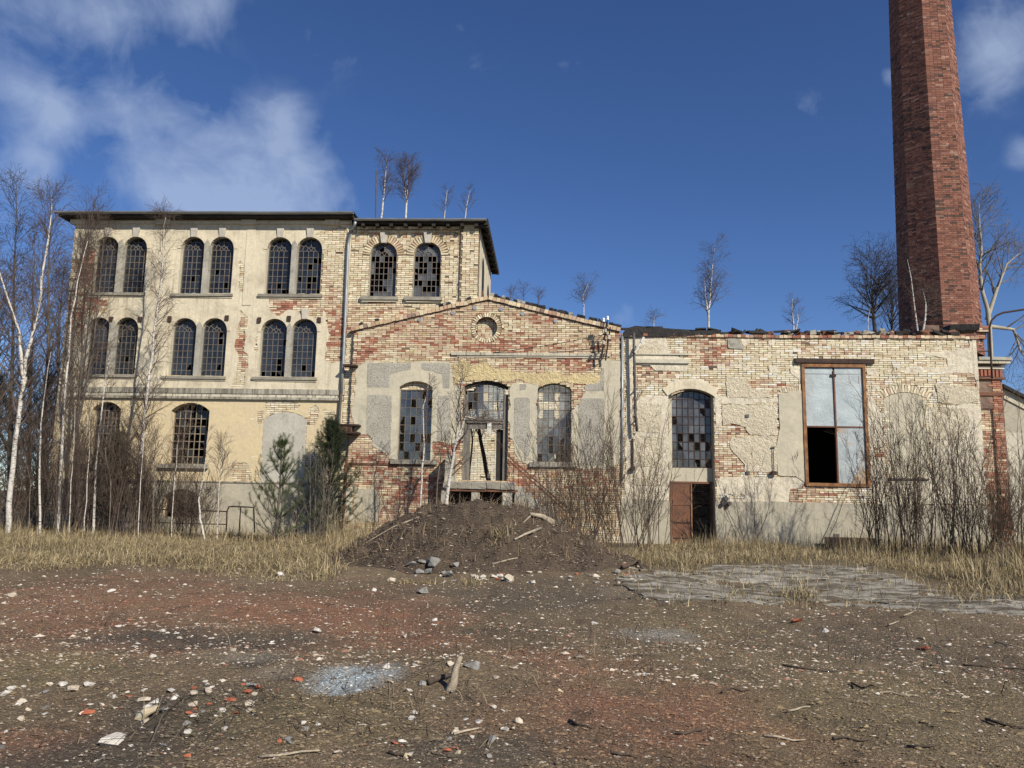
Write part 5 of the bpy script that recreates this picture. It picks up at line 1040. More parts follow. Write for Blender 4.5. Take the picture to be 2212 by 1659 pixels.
def stone(u, v, wpx, mat, label=None, group=None, name='stone', hi=None, seed=None, asp=None, blk=False, xy=None):
    seed = seed if seed is not None else rng.integers(1000)
    x, y = xy if xy else hit(u, v)
    z = float(topz(x, y)); dist = math.hypot(x-CAM.x, y-CAM.y); w_ = wpx*dist/FPX/2
    k = (seed % 8, mat, blk)
    if k not in _hm:
        if blk: V, F = boxes_np([(0, 0, 0)], [(1, 0, 0)], [(0, .8, 0)], [(0, 0, .7)], .13, True); _hm[k] = mesh_np(name, V, [F], MAT[mat])
        else:
            V, F = HULLS[seed % 8]; me = bpy.data.meshes.new(name); me.from_pydata(V.tolist(), [], F); me.materials.append(MAT[mat]); me.update(); _hm[k] = me
    o = link(name, _hm[k]); a = asp or rng.uniform(.6, .95); o.scale = (w_, w_*a, w_*(hi or rng.uniform(.55, .9))); o.rotation_euler = (rng.normal(0, .15), rng.normal(0, .15), rng.uniform(0, 6.28) if asp is None else rng.normal(0, .3)); o.location = (x, y, z+o.scale[2]*.28)
    tag(o, label, 'brick' if 'brick' in mat else 'stone', group); return o
NAMED = [(1182-500, 1366, 30, 'st_white', 'whitish stone alone on the red earth below the grass edge left of the mound'), (315, 1551, 62, 'st_cream', 'large flat yellowish stone at lower left'), (242, 1609, 62, 'st_white', 'largest white veined stone at the lower left corner'), (187, 1545, 30, 'st_brick', 'big orange brick lump left of the flat yellowish stone'), (645, 1470, 26, 'st_brick', 'bright orange brick lump left of the pale powder patch'), (598, 1493, 15, 'st_brick', 'small orange brick piece below left of the powder patch'),
         (915, 1282, 34, 'st_slate', 'slanted blue grey slate block in front of the mound foot'), (808, 1277, 20, 'st_white', 'upright pale stone left in front of the mound'), (845, 1257, 24, 'st_pale', 'pale angular stone at the left foot of the mound'), (1072, 1470, 20, 'st_pale', 'pale stone with a brick core right of the rooty stump'), (975, 1437, 24, 'st_pale', 'pale wedge stone left of the flat grey stone behind the stump'), (1020, 1445, 50, 'st_grey', 'flat grey stone behind the rooty stump'), (842, 1478+0, 22, 'st_cream', 'tan stone right of the pale powder patch'), (1062, 1602, 34, 'st_grey', 'big grey stone near the bottom edge centre'), (878, 1636, 22, 'st_cream', 'rounded cream stone at the bottom edge left of centre'), (990, 1630, 24, 'st_cream', 'cream stone at the bottom edge right of the rounded one'), (1212, 1494, 22, 'st_cream', 'cream stone alone on the red dirt right of centre'), (1030, 1562, 26, 'st_white', 'white stone touching a red brick chip below the stump'), (955, 1512, 20, 'st_white', 'white pebble just below the rooty stump'),
         (1720, 1345, 34, 'st_brick', 'broken brick stuck in a clod at the right'), (1995, 1405, 34, 'st_brick', 'brownish brick piece at far right of the dirt'), (1780, 1366, 22, 'st_white', 'white stone right of the clod with the broken brick'), (1508, 1404, 18, 'st_white', 'white stone on dark dirt right of centre'), (1532, 1427, 16, 'st_white', 'small white stone below right of another on dark dirt'), (1285, 1348, 20, 'st_white', 'white stone in front of the concrete apron edge'), (1990, 1382, 16, 'st_cream', 'cream stone behind the brownish brick piece'), (240, 1279, 18, 'st_white', 'white stone on the red earth near the left grass edge'), (22, 1289, 30, 'st_pale', 'pale stone at the left frame edge on red earth'), (605, 1245, 30, 'st_white', 'flat white stone by the grass edge left of the mound'), (1100, 1255, 40, 'st_pale', 'flat pale slab at the mound foot centre'), (1330, 1240, 28, 'st_grey', 'grey stone block at the right foot of the mound'), (1288, 1246, 26, 'st_pale', 'tan stone at the right foot of the mound beside a brick'), (1350, 1223, 16, 'st_brick', 'brick at the right foot of the mound')]
for u, v, w_, mt, lb in NAMED: stone(u, v, w_, mt, lb, name='broken_brick' if mt == 'st_brick' else 'stone', seed=hash((u, v)) % 97)
for i, (u, v, w_) in enumerate([(890, 1222, 26), (912, 1218, 20), (935, 1222, 36), (905, 1240, 22), (925, 1240, 26), (975, 1245, 32), (985, 1225, 20), (960, 1240, 18)]):
    stone(u, v, w_, 'st_slate' if i % 3 else 'st_grey', ['leftmost grey stone block in the mound front cluster', 'small upper grey stone block second from left in the mound cluster', 'largest grey stone block of the mound front cluster', 'lower left grey stone block of the mound front cluster', 'lower middle grey stone block of the mound front cluster', 'wide grey stone block right of the mound front cluster', 'upper rear grey stone block right of the mound cluster', 'small grey stone block beside the wide one on the mound front'][i], 'stone blocks in the mound front', 'stone_block', hi=.95, seed=i, asp=.85)
GR = {'st_white': ('small whitish stone scattered on the bare dirt yard', 'scattered whitish stones'), 'st_pale': ('small tan plaster lump scattered on the bare dirt yard', 'scattered tan lumps'), 'st_grey': ('small grey stone scattered on the bare dirt yard', 'scattered grey stones'), 'st_brick': ('small red brick chip scattered on the bare dirt yard', 'scattered brick chips')}
r = np.random.default_rng(55)
def scatter(n, ur, vr, wr, wts, where='on the bare dirt yard'):
    for i in range(n):
        u, v = r.uniform(*ur), r.uniform(*vr); mt = r.choice(['st_white', 'st_pale', 'st_grey', 'st_brick'], p=wts)
        x, y = PG(u, v)
        stone(u, v, r.uniform(*wr), mt, GR[mt][0].replace('on the bare dirt yard', where), GR[mt][1]+' '+where, name='brick_chip' if mt == 'st_brick' else 'stone', seed=int(r.integers(8)))
scatter(70, (0, 560), (1470, 1560), (10, 30), [.4, .35, .1, .15], 'among the rubble at lower left'); scatter(24, (0, 900), (1240, 1330), (6, 12), [.55, .35, .1, 0], 'on the red earth below the left grass edge'); scatter(30, (250, 1000), (1330, 1430), (8, 18), [.45, .3, .22, .03], 'on the dirt left of the yard centre'); scatter(34, (830, 1130), (1430, 1640), (9, 24), [.42, .3, .18, .1], 'around the gnarled root stump'); scatter(24, (0, 800), (1560, 1650), (10, 24), [.4, .25, .3, .05], 'along the bottom left edge'); scatter(34, (1130, 2200), (1340, 1650), (6, 13), [.5, .35, .15, 0], 'over the right half of the dirt yard'); scatter(30, (860, 1300), (1235, 1262), (7, 14), [.4, .38, .1, .12], 'along the front foot of the mound'); scatter(18, (1280, 1420), (1232, 1262), (8, 16), [.4, .3, .2, .1], 'at the right foot of the mound')
scatter(16, (950, 1180), (1242, 1262), (10, 22), [.4, .4, .1, .1], 'in the pile below the mound centre')
# ------------------------------------------------------------------ gravel (uncountable)
def pebbles(n, yr, sz, seed, xlim=lambda d: d*.72, zf=topz, pal=None, mask=None, yl=None):
    r = np.random.default_rng(seed); d = yr[0]*(yr[1]/yr[0])**r.random(n)
    if pal is None: pal = [((.36, .30, .23), .24), ((.24, .20, .155), .30), ((.22, .12, .08), .16), ((.13, .10, .08), .22), ((.55, .50, .42), .08)]
    x = (r.random(n)*2-1)*xlim(d)-d*.05; y = CAM.y+d
    if yl is not None: x, y = yl(r, n)
    if mask is not None: k = mask(x, y, r); x, y = x[k], y[k]; n = len(x)
    s = np.exp(r.normal(math.log(sz), .42, n)); z = zf(x, y)+s*.1
    o8 = np.array([(1, 0, 0), (-1, 0, 0), (0, 1, 0), (0, -1, 0), (0, 0, .6), (0, 0, -.6)], float)
    V = o8[None]*(1+r.normal(0, .25, (n, 6, 3))); a = r.uniform(0, 6.28, n); c, sn = np.cos(a), np.sin(a)
    V = np.stack([V[..., 0]*c[:, None]-V[..., 1]*sn[:, None], V[..., 0]*sn[:, None]+V[..., 1]*c[:, None], V[..., 2]], -1)*s[:, None, None]*np.array((1.25, .85, .8))+np.stack([x, y, z], -1)[:, None]
    F = np.array([(0, 2, 4), (2, 1, 4), (1, 3, 4), (3, 0, 4), (2, 0, 5), (1, 2, 5), (3, 1, 5), (0, 3, 5)]); F = (np.arange(n)[:, None, None]*6+F[None]).reshape(-1, 3)
    ci = r.choice(len(pal), n, p=[p for _, p in pal]); col = np.array([p for p, _ in pal])[ci]*(1+r.normal(0, .18, (n, 1)))
    return V.reshape(-1, 3), F, np.clip(np.repeat(col, 6, 0), .01, .8)
pmat('gravel', None, None, attr=True, fine=(60, .25), rough=.95)
V, F, c = pebbles(34000, (4.2, 15), .0055, 3); tag(link('gravel', mesh_np('gravel', V, [F], MAT['gravel'], c)), 'loose pale and reddish gravel covering the dirt yard', 'gravel', kind='stuff')
V, F, c = pebbles(9000, (7, 17), .012, 4, pal=[((.50, .42, .33), .4), ((.36, .30, .23), .3), ((.30, .15, .10), .2), ((.62, .57, .50), .1)]); tag(link('rubble_chips', mesh_np('rubble_chips', V, [F], MAT['gravel'], c)), 'loose rubble chips and crumbs over the dirt yard', 'rubble', kind='stuff')
CL = [((.12, .09, .064), .42), ((.075, .056, .042), .28), ((.17, .125, .09), .20), ((.40, .34, .26), .10)]
V, F, c = pebbles(15000, (1, 2), .017, 5, pal=CL, yl=lambda r, n: (mcx+(r.random(n)*2-1)*3.8, mcy+(r.random(n)*2-1)*3.5), mask=lambda x, y, r: moundz(x, y) > .02)
tag(link('soil_clods', mesh_np('soil_clods', V, [F], MAT['gravel'], c)), 'crumbly soil clods and pebbles on the earth mound', 'soil', kind='stuff')
V, F, c = pebbles(70000, (4.2, 17), .0075, 6); xi = np.clip(np.searchsorted(xs, V[::6, 0]), 0, len(xs)-1); yi = np.clip(np.searchsorted(ys, V[::6, 1]), 0, len(ys)-1); c = np.clip(np.repeat(Cc[xi, yi]*np.random.default_rng(61).uniform(.5, 1.35, (len(xi), 1)), 6, 0), .01, .8); tag(link('dirt_crumbs', mesh_np('dirt_crumbs', V, [F], MAT['gravel'], c)), 'dark dirt crumbs over the yard', 'soil', kind='stuff')
# ================================================================== plants
pmat('birch_bark', (.58, .55, .50), (.46, .42, .37), 5, stain=((.06, .05, .045), 9, .54, .62, (1, 1, 2.4)), fine=(30, .12), bump=(30, .004), rough=.8)
pmat('twig', (.085, .060, .048), (.13, .095, .075), 4, fine=(20, .3))
pmat('twig_pale', (.42, .38, .30), (.30, .27, .21), 3, fine=(20, .2)); pmat('twig_dark', (.05, .040, .036), (.075, .06, .05), 4, fine=(20, .3)); pmat('twig_tan', (.17, .125, .085), (.10, .075, .055), 4, fine=(20, .3)); pmat('bark_grey', (.12, .105, .09), (.075, .065, .055), 4, fine=(25, .3), bump=(25, .01)); pmat('twig_grey', (.20, .17, .14), (.13, .11, .09), 4, fine=(20, .3))
class TB:
    def __init__(s): s.L = []
    def tube(s, P, r, n): s.L.append((np.asarray(P, float)[None], np.asarray(r, float)[None], n))
    def batch(s, P, R, n): s.L.append((P, R, n))
    def me(s, name, mat):
        Vs, Fs, off = [], [], 0
        for P, R, n in s.L:
            N_, m = P.shape[:2]; T = np.empty_like(P); T[:, 1:-1] = P[:, 2:]-P[:, :-2]; T[:, 0] = P[:, 1]-P[:, 0]; T[:, -1] = P[:, -1]-P[:, -2]
            T /= np.maximum(np.linalg.norm(T, axis=2, keepdims=True), 1e-9); ref = np.where(np.abs(T[:, 0, 1:2]) < .8, np.array([[.13, .97, .2]]), np.array([[1., .1, 0]]))[:, None]
            A = np.cross(T, np.broadcast_to(ref, T.shape)); A /= np.maximum(np.linalg.norm(A, axis=2, keepdims=True), 1e-9); B = np.cross(T, A); a = np.arange(n)*2*math.pi/n
            V = P[:, :, None]+(A[:, :, None]*np.cos(a)[None, None, :, None]+B[:, :, None]*np.sin(a)[None, None, :, None])*R[:, :, None, None]
            q = (np.arange(N_)*m*n)[:, None, None]+(np.arange(m-1)*n)[None, :, None]; k = np.arange(n)[None, None]; k2 = (k+1) % n
            Fs.append(np.stack([q+k, q+k2, q+n+k2, q+n+k], -1).reshape(-1, 4)+off); Vs.append(V.reshape(-1, 3)); off += len(Vs[-1])
        return mesh_np(name, np.concatenate(Vs), [np.concatenate(Fs)], MAT[mat], None, True)
def unit(v): return v/max(1e-9, np.linalg.norm(v))
def nrm_(v): return v/np.maximum(np.linalg.norm(v, axis=-1, keepdims=True), 1e-9)
def limb(r, p, d, ln, r0, r1, nseg, curl, up=0.0):
    P = [p]; d = unit(d)
    for i in range(nseg):
        d = unit(d+r.normal(0, curl, 3)+np.array((0, 0, up))); P.append(P[-1]+d*ln/nseg)
    return np.array(P), np.linspace(r0, r1, nseg+1)
def kids(r, tb, P, R, n, ln, ang, t0, up, curl, minr, nseg=4, sides=3, taper=.62):
    """n children on each of the limbs P (N,m,3); returns the children"""
    N_, m = P.shape[:2]; t = t0+(1-t0)*(np.arange(n)[None]+r.random((N_, n)))/n; f = t*(m-1); i = np.minimum(m-2, f.astype(int)); f = (f-i)[..., None]; a_ = np.arange(N_)[:, None]
    p = P[a_, i]*(1-f)+P[a_, i+1]*f; d = nrm_(P[a_, i+1]-P[a_, i]); ax = nrm_(np.cross(d, r.normal(0, 1, d.shape))); a = (ang*r.uniform(.7, 1.3, t.shape))[..., None]
    d = d*np.cos(a)+ax*np.sin(a); L_ = (ln*(1-taper*t)*r.uniform(.55, 1.3, t.shape))[..., None]; rr = np.maximum(minr, (R[a_, i]*(1-f[..., 0])+R[a_, i+1]*f[..., 0])*.5)
    Q = [p]
    for _ in range(nseg): d = nrm_(d+r.normal(0, curl, d.shape)+np.array((0, 0, up))); Q.append(Q[-1]+d*L_/nseg)
    Q = np.stack(Q, 2).reshape(-1, nseg+1, 3); RQ = (rr[..., None]*np.linspace(1, 0, nseg+1)+minr*.7*np.linspace(0, 1, nseg+1)).reshape(-1, nseg+1); tb.batch(Q, RQ, sides); return Q, RQ
def bare_tree(name, label, cat, path, r0, r1, seed, nb=26, lens=(0, 1.6, .7, .35), ang=.75, maxlev=3, t0=.3, up=.05, curl=.10, droop=.06, minr=.0042, bark='birch_bark', twig='twig', group=None, forks=(), dens=1.0):
    r = np.random.default_rng(seed); path = np.array(path, float); loc = tuple(path[0]); t = thing(name, label, cat, loc, group); nb = max(6, int(nb*.72*dens))
    s = np.linspace(0, 1, 3*(len(path)-1)+1)*(len(path)-1); P = np.stack([np.interp(s, np.arange(len(path)), path[:, k]) for k in range(3)], -1); L_ = np.linalg.norm(path[-1]-path[0])
    P[1:-1] += r.normal(0, .010*L_/3, P[1:-1].shape)*.6; R = np.linspace(r0, r1, len(P)); tr = TB(); tr.tube(P, R, 8)
    P2 = [(P, R)]
    for fp in forks:
        fp = np.array(fp, float); s = np.linspace(0, 1, 3*(len(fp)-1)+1)*(len(fp)-1); Q = np.stack([np.interp(s, np.arange(len(fp)), fp[:, k]) for k in range(3)], -1); Rq = np.linspace(r0*.7, r1, len(Q)); tr.tube(Q, Rq, 7); P2.append((Q, Rq))
    link('trunk', tr.me('trunk', bark), t); tb = TB()
    for k, (Pq, Rq) in enumerate(P2):
        a, b = kids(r, tb, Pq[None], Rq[None], nb if k == 0 else max(5, nb//2), lens[1], ang, t0 if k == 0 else .2, up, curl, minr, 5, 4)
        a, b = kids(r, tb, a, b, 6, lens[2], ang, .2, up-droop, curl*1.3, minr, 4, 3)
        if maxlev > 2: kids(r, tb, a, b, 3, lens[3], ang, .15, up-droop*2.2, curl*1.5, minr*.85, 3, 3)
    link('crown', tb.me('crown', twig), t); return t
def pxpath(pts, Y):
    return [(PW(u, v, Y)[0], Y, PW(u, v, Y)[1]) for u, v in pts]
def base_on(path):                                        # root the first point on the ground
    x, y, z = path[0]; path[0] = (x, y, float(topz(x, y))-.05); return path
BL = 'birches in front of the mill'
bare_tree('birch_tree', 'tall forked white birch at the far left edge', 'tree', base_on(pxpath([(18, 1140), (22, 1060), (40, 900), (60, 780), (85, 640), (105, 520), (112, 430)], -3.2)), .095, .015, 1, 60, (0, 1.9, .8, .4), .6, group=BL, forks=[pxpath([(50, 830), (42, 720), (15, 640), (-10, 560)], -3.2)])
bare_tree('birch_tree', 'slim birch with a forked top next to the far left birch', 'tree', base_on(pxpath([(128, 1135), (132, 1000), (140, 860), (152, 720), (166, 610), (190, 520)], -2.6)), .055, .01, 2, 66, (0, 1.5, .7, .35), .65, group=BL)
bare_tree('birch_tree', 'white birch with a bent foot leaning right before the mill windows', 'tree', base_on(pxpath([(268, 1125), (284, 1085), (296, 1030), (312, 900), (330, 760), (345, 640), (354, 520), (358, 470)], -1.6)), .08, .01, 3, 90, (0, 1.5, .8, .4), .7, group=BL, droop=.10)
bare_tree('birch_tree', 'thin straight birch between the forked birch and the leaning one', 'tree', base_on(pxpath([(204, 1135), (208, 1000), (222, 860), (238, 760)], -2.4)), .045, .01, 4, 26, (0, 1.1, .5, .3), .6, group=BL)
bare_tree('birch_tree', 'pale crooked sapling whose foot bends before the basement window', 'tree', base_on(pxpath([(445, 1160), (432, 1120), (430, 1080), (442, 1010), (450, 930)], -3.5)), .035, .007, 5, 18, (0, .8, .4, .25), .55, maxlev=2, group=BL)
bare_tree('birch_tree', 'very thin birch stem left of the slim forked birch', 'tree', base_on(pxpath([(88, 1140), (84, 1000), (92, 870), (110, 760)], -2.9)), .04, .009, 6, 26, (0, 1.2, .5, .3), .6, group=BL)
bare_tree('bare_tree', 'dark many stemmed bare tree covering the left mill corner', 'tree', base_on(pxpath([(160, 1135), (165, 950), (178, 760), (185, 600), (200, 480)], -1.0)), .065, .01, 7, 84, (0, 1.9, .9, .45), .5, bark='bark_grey', twig='twig', forks=[pxpath([(165, 950), (150, 800), (175, 560), (205, 440)], -1.0), pxpath([(166, 930), (200, 760), (215, 620), (225, 500)], -1.0)])
for i, (u, lb) in enumerate([(150, 'thin sapling right beside the slim forked birch'), (236, 'thin sapling left of the leaning birch foot'), (372, 'thin sapling before the basement window left half'), (402, 'thin sapling before the basement window right half'), (470, 'thin sapling left of the iron gate rail'), (330, 'thin sapling just right of the leaning birch'), (184, 'thin sapling left of the mill ground floor window'), (62, 'thin sapling between the two leftmost birches'), (300, 'thin sapling behind the leaning birch foot')]):
    h = [880, 900, 940, 890, 950, 820, 860, 900, 880][i]; Y = -3.6+.3*(i % 4)
    bare_tree('sapling', lb, 'sapling', base_on(pxpath([(u, 1145), (u+4, 1040), (u+10*(-1)**i, (1040+h)/2), (u+12, h)], Y)), .016, .005, 20+i, 40, (0, .95, .5, .3), .6, maxlev=2, bark=['birch_bark', 'twig_grey'][i % 2], group='saplings before the mill')
# birches behind the mound
bare_tree('birch_tree', 'white birch leaning right beside the hall landing', 'tree', base_on(pxpath([(958, 1098), (968, 1050), (985, 960), (992, 880), (1002, 800)], -2.2)), .075, .009, 31, 36, (0, 1.3, .6, .35), .6, forks=[pxpath([(985, 960), (1006, 900), (1030, 905)], -2.2)])
bare_tree('birch_tree', 'thin white birch in front of the hall left window', 'tree', base_on(pxpath([(905, 1100), (910, 1040), (916, 960), (914, 880), (925, 830)], -2.4)), .04, .007, 32, 26, (0, 1.0, .5, .3), .6)
bare_tree('sapling', 'twiggy sapling left of the landing parapet', 'sapling', base_on(pxpath([(940, 1105), (945, 1040), (955, 960), (950, 880)], -2.0)), .03, .006, 33, 24, (0, 1.0, .5, .3), .6, maxlev=2, bark='twig_tan')
# trees inside the roofless hall
for i, (u0, u1, lb) in enumerate([(1030, 1050, 'dark tree trunk seen inside the hall doorway, thickest one'), (1013, 1012, 'thin dark stem seen inside the hall doorway at left'), (1075, 1085, 'thin dark stem seen inside the hall doorway at right'), (890, 880, 'bare tree seen inside through the hall left window')]):
    P = pxpath([(u1+8 if i == 0 else u1, 1030), (u0+8, 950), (u0, 880), (u0+(u0-u1)*.4, 780)], 2.6); x, y, z = P[0]; P[0] = (x, y, fz-.05)
    bare_tree('inner_tree', lb, 'tree', P, .10 if i == 0 else .045, .012, 40+i, 22, (0, 1.1, .5, .3), .6, maxlev=2, bark='bark_grey', twig='twig_dark', group='trees inside the hall')
# trees on the roofs
def roof_tree(pts, Y, r0, lab, seed, nb=24, lens=(0, 1.1, .5, .28), zf=None, bark='birch_bark', maxlev=3, **k):
    P = pxpath(pts, Y); 
    if zf is not None: x, y, z = P[0]; P[0] = (x, y, zf)
    return bare_tree('roof_birch', lab, 'tree', P, r0, .006, seed, nb, tuple(q*1.25 for q in lens), k.pop('ang', .85), maxlev, bark=bark, group='birches growing on the roofs', **k)
zt1 = tzt+.1
roof_tree([(822, 474), (828, 430), (832, 390), (836, 338)], 1.2, .045, 'tall thin roof birch right of the metal rod', 51, 30, (0, .9, .45, .25), zt1)
roof_tree([(876, 473), (878, 440), (880, 400), (884, 356)], 1.4, .05, 'bushy forked roof birch on the brick block', 52, 40, (0, 1.0, .5, .3), zt1, forks=[pxpath([(879, 435), (872, 400), (874, 370)], 1.4)], ang=.55)
roof_tree([(958, 472), (962, 445), (966, 410)], 2.0, .028, 'small roof birch on the brick block between bushy one and the corner', 53, 22, (0, .6, .3, .2), zt1, maxlev=2); roof_tree([(1002, 472), (1008, 445), (1016, 408)], 1.0, .028, 'small leaning roof birch at the brick block corner', 54, 22, (0, .6, .3, .2), zt1, maxlev=2)
for i, (u, v, lb) in enumerate([(1128, 612, 'small bush on the hall roof right of its peak'), (1160, 632, 'bush on the hall roof, second from its peak'), (1100, 628, 'low twigs on the hall roof at its peak')]): roof_tree([(u, 668), (u+2, 650), (u+4, v)], 8.6, .03, lb, 55+i, 26, (0, .7, .35, .2), 5.7, 'bark_grey', 2)
roof_tree([(1262, 690), (1261, 660), (1258, 640), (1270, 612)], 8.6, .04, 'drooping roof birch behind the right hall gable slope', 59, 26, (0, 1.1, .5, .3), 5.7, ang=.9)
roof_tree([(1411, 722), (1412, 700), (1413, 680)], 5.0, .03, 'small drooping birch over the slumped tar paper', 60, 20, (0, .8, .4, .25), rz+.1, ang=1.0, maxlev=2)
roof_tree([(1532, 716), (1530, 670), (1536, 610), (1545, 530)], 5.4, .06, 'tallest white roof birch on the boiler house', 61, 44, (0, 1.2, .55, .3), rz+.1, forks=[pxpath([(1531, 690), (1524, 640), (1522, 600)], 5.4)])
roof_tree([(1713, 726), (1714, 700), (1710, 670), (1712, 645)], 3.0, .04, 'short double stemmed roof birch between the tall one and the chimney', 62, 24, (0, .6, .3, .2), rz+.1, forks=[pxpath([(1718, 720), (1724, 690), (1722, 670)], 3.0)], maxlev=2)
roof_tree([(1985, 722), (1998, 690), (2000, 655), (1993, 625)], .75, .05, 'thick white roof birch in front of the chimney foot', 63, 22, (0, .9, .5, .3), rz+.1, forks=[pxpath([(1982, 715), (1975, 660), (1968, 600), (1960, 560)], .75)])
roof_tree([(1872, 722), (1875, 690), (1880, 665)], 3.5, .03, 'low leaning roof birch left of the chimney', 64, 18, (0, .7, .4, .25), rz+.1, maxlev=2)
def bg_tree(pts, Y, r0, lab, seed, nb, lens, name='bare_tree', bark='bark_grey', twig='twig_dark', **k):
    P = pxpath(pts, Y); x, y, z = P[0]; P[0] = (x, y, -.05); return bare_tree(name, lab, 'tree', P, r0, .012, seed, nb, lens, k.pop('ang', .6), 3, bark=bark, twig=twig, minr=.008, **k)
bg_tree([(1893, 900), (1890, 720), (1885, 640), (1890, 570)], 14, .16, 'dark bare tree behind the boiler house left of the chimney', 71, 80, (0, 3.6, 1.6, .8), t0=.45, ang=.8)
bg_tree([(1930, 900), (1925, 720), (1930, 640)], 16, .12, 'lower dark bare tree half hidden behind the chimney', 72, 60, (0, 3, 1.4, .7), t0=.4)
bg_tree([(2150, 1000), (2135, 700), (2120, 600), (2118, 520), (2115, 440)], 9.5, .15, 'big pale barked tree rising behind the chimney on the right', 73, 44, (0, 2.8, 1.4, .7), bark='twig_pale', twig='twig_grey', t0=.4, forks=[pxpath([(2132, 690), (2155, 620), (2175, 570), (2205, 545)], 9.5), pxpath([(2136, 705), (2190, 712), (2205, 760), (2230, 790)], 9.5)])
for i, (u, v, Y, lb) in enumerate([(30, 400, 8, 'tall dark bare tree behind the far left birch'), (-40, 380, 10, 'dark bare tree cut by the left frame edge'), (105, 430, 6, 'purplish twiggy tree by the mill left corner'), (70, 520, 14, 'lower bare tree between the far left trees'), (130, 600, 12, 'bare tree tucked behind the mill left corner'), (-5, 620, 5, 'low spreading bare tree at the left frame edge')]):
    bg_tree([(u-8, 1130), (u-6, 900), (u, 680), (u+6, v)], Y, .14, lb, 80+i, 90, (0, 2.6, 1.3, .7), twig=['twig_dark', 'twig_dark', 'twig', 'twig', 'twig_dark', 'twig'][i], t0=.18, ang=.62)
# shrubs
def shrub(u, v, Y, hpx, spread, n, lab, seed, twig='twig_tan', bend=.5, lens=(0, .9, .45), nb=9, rr=.011, group=None):
    r = np.random.default_rng(seed); x, z = PW(u, v, Y); zg = float(topz(x, Y)); h = PW(u, v-hpx, Y)[1]-zg
    t = thing('shrub', lab, 'shrub', (x, Y, zg), group); st = TB(); tw = TB(); PS, RS_ = [], []
    for k in range(n):
        a = r.uniform(0, 6.28); lean = abs(r.normal(0, spread)); p = np.array((x+r.normal(0, .22), Y+r.normal(0, .2), zg-.05)); d = np.array((math.cos(a)*lean, math.sin(a)*lean*.7, 1))
        P, R = limb(r, p, d, h*r.uniform(.5, 1.08), rr*r.uniform(.6, 1.5), .004, 7, .06, .01); PS.append(P); RS_.append(R)
    PS, RS_ = np.array(PS), np.array(RS_); st.batch(PS, RS_, 4); a, b = kids(r, tw, PS, RS_, nb, lens[1]*min(1, h/2.5), .5, .15, .05, .10, .0045, 4, 3); kids(r, tw, a, b, 4, lens[2]*min(1, h/2.5), .5, .2, .03, .12, .0038, 3, 3)
    link('stems', st.me('stems', twig), t); tag(link('twigs', tw.me('twigs', twig), t), kind='stuff'); return t
RS = [(1890, 1225, -3.0, 325, .20, 16, 'dense upright shrub left end of the right thicket'), (1945, 1235, -3.6, 405, .16, 18, 'tall upright shrub before the blocked window left edge'), (1990, 1240, -4.0, 375, .16, 18, 'upright shrub before the blocked window middle'), (2035, 1245, -4.2, 425, .18, 18, 'tallest shrub before the blocked window right edge'), (2085, 1250, -4.4, 395, .2, 18, 'shrub before the boiler house right end'), (2140, 1250, -4.8, 315, .35, 18, 'arching shrub before the chimney pedestal'), (2190, 1262, -5.2, 295, .45, 20, 'tangled low shrub at the right frame edge'), (2215, 1240, -3.5, 405, .35, 14, 'tall shrub cut by the right frame edge')]
for i, (u, v, Y, h, sp, n, lb) in enumerate(RS): shrub(u, v, Y, h, sp, int(n*1.2), lb, 100+i, ['twig_tan', 'twig', 'twig_tan'][i % 3], nb=10, group='right thicket')
CS = [(1215, 1165, -3.2, 265, .42, 16, 'arching shrub right of the mound top'), (1265, 1160, -2.6, 345, .28, 16, 'tall shrub before the hall right window'), (1310, 1158, -2.4, 355, .25, 16, 'tall shrub before the hall right corner'), (1360, 1160, -2.2, 325, .32, 15, 'shrub before the corner pipes'), (1405, 1165, -2.6, 255, .45, 12, 'arching shrub left of the rusty door')]
for i, (u, v, Y, h, sp, n, lb) in enumerate(CS): shrub(u, v, Y, h, sp, int(n*1.3), lb, 120+i, ['twig_tan', 'twig'][i % 2], nb=10, group='shrubs between hall and boiler house')
OS = [(1622, 1172, -1.0, 170, .25, 7, 'small shrub on the plinth right of the rusty door', 'twig'), (1530, 1176, -.6, 55, .7, 10, 'low dark bush in the open doorway', 'twig_dark'), (1780, 1040, -.45, 115, .3, 2, 'thin twig in the open lower pane of the metal window', 'twig_grey'), (860, 1130, -3.5, 150, .3, 9, 'shrub at the left of the mound', 'twig'), (1180, 1090, -3.6, 110, .5, 10, 'shrub behind the mound right shoulder', 'twig'), (705, 1150, -3.6, 180, .3, 7, 'thin shrub before the dark pine', 'twig_grey'), (610, 1150, -3.8, 130, .25, 5, 'thin shrub right beside the young pine', 'twig_grey'), (1170, 1120, -6.0, 60, .8, 9, 'straggly twigs on the mound right slope', 'twig')]
for i, (u, v, Y, h, sp, n, lb, tw) in enumerate(OS): shrub(u, v, Y, h, sp, n, lb, 140+i, tw, nb=8)
for i in range(13):
    u = [8, 40, 75, 105, 140, 170, 200, 232, 262, 300, 335, 380, 420][i]; lb = ['leftmost of the undergrowth shrubs before the mill', 'second undergrowth shrub from the left edge', 'undergrowth shrub right of the far left birch foot', 'undergrowth shrub left of the slim birch foot', 'undergrowth shrub at the slim birch foot', 'undergrowth shrub under the many stemmed tree', 'undergrowth shrub at the thin straight birch foot', 'undergrowth shrub under the mill corner window', 'undergrowth shrub at the leaning birch foot', 'undergrowth shrub right of the leaning birch foot', 'undergrowth shrub left of the basement window', 'undergrowth shrub before the basement window', 'rightmost of the undergrowth shrubs before the mill'][i]
    shrub(u, 1140, -2.8+.45*(i % 4), [250, 300, 260, 320, 280, 330, 300, 250, 240, 220, 200, 150, 130][i], .22, 21, lb, 160+i, ['twig', 'twig', 'twig_dark', 'twig_tan'][i % 4], nb=11, group='undergrowth before the mill')
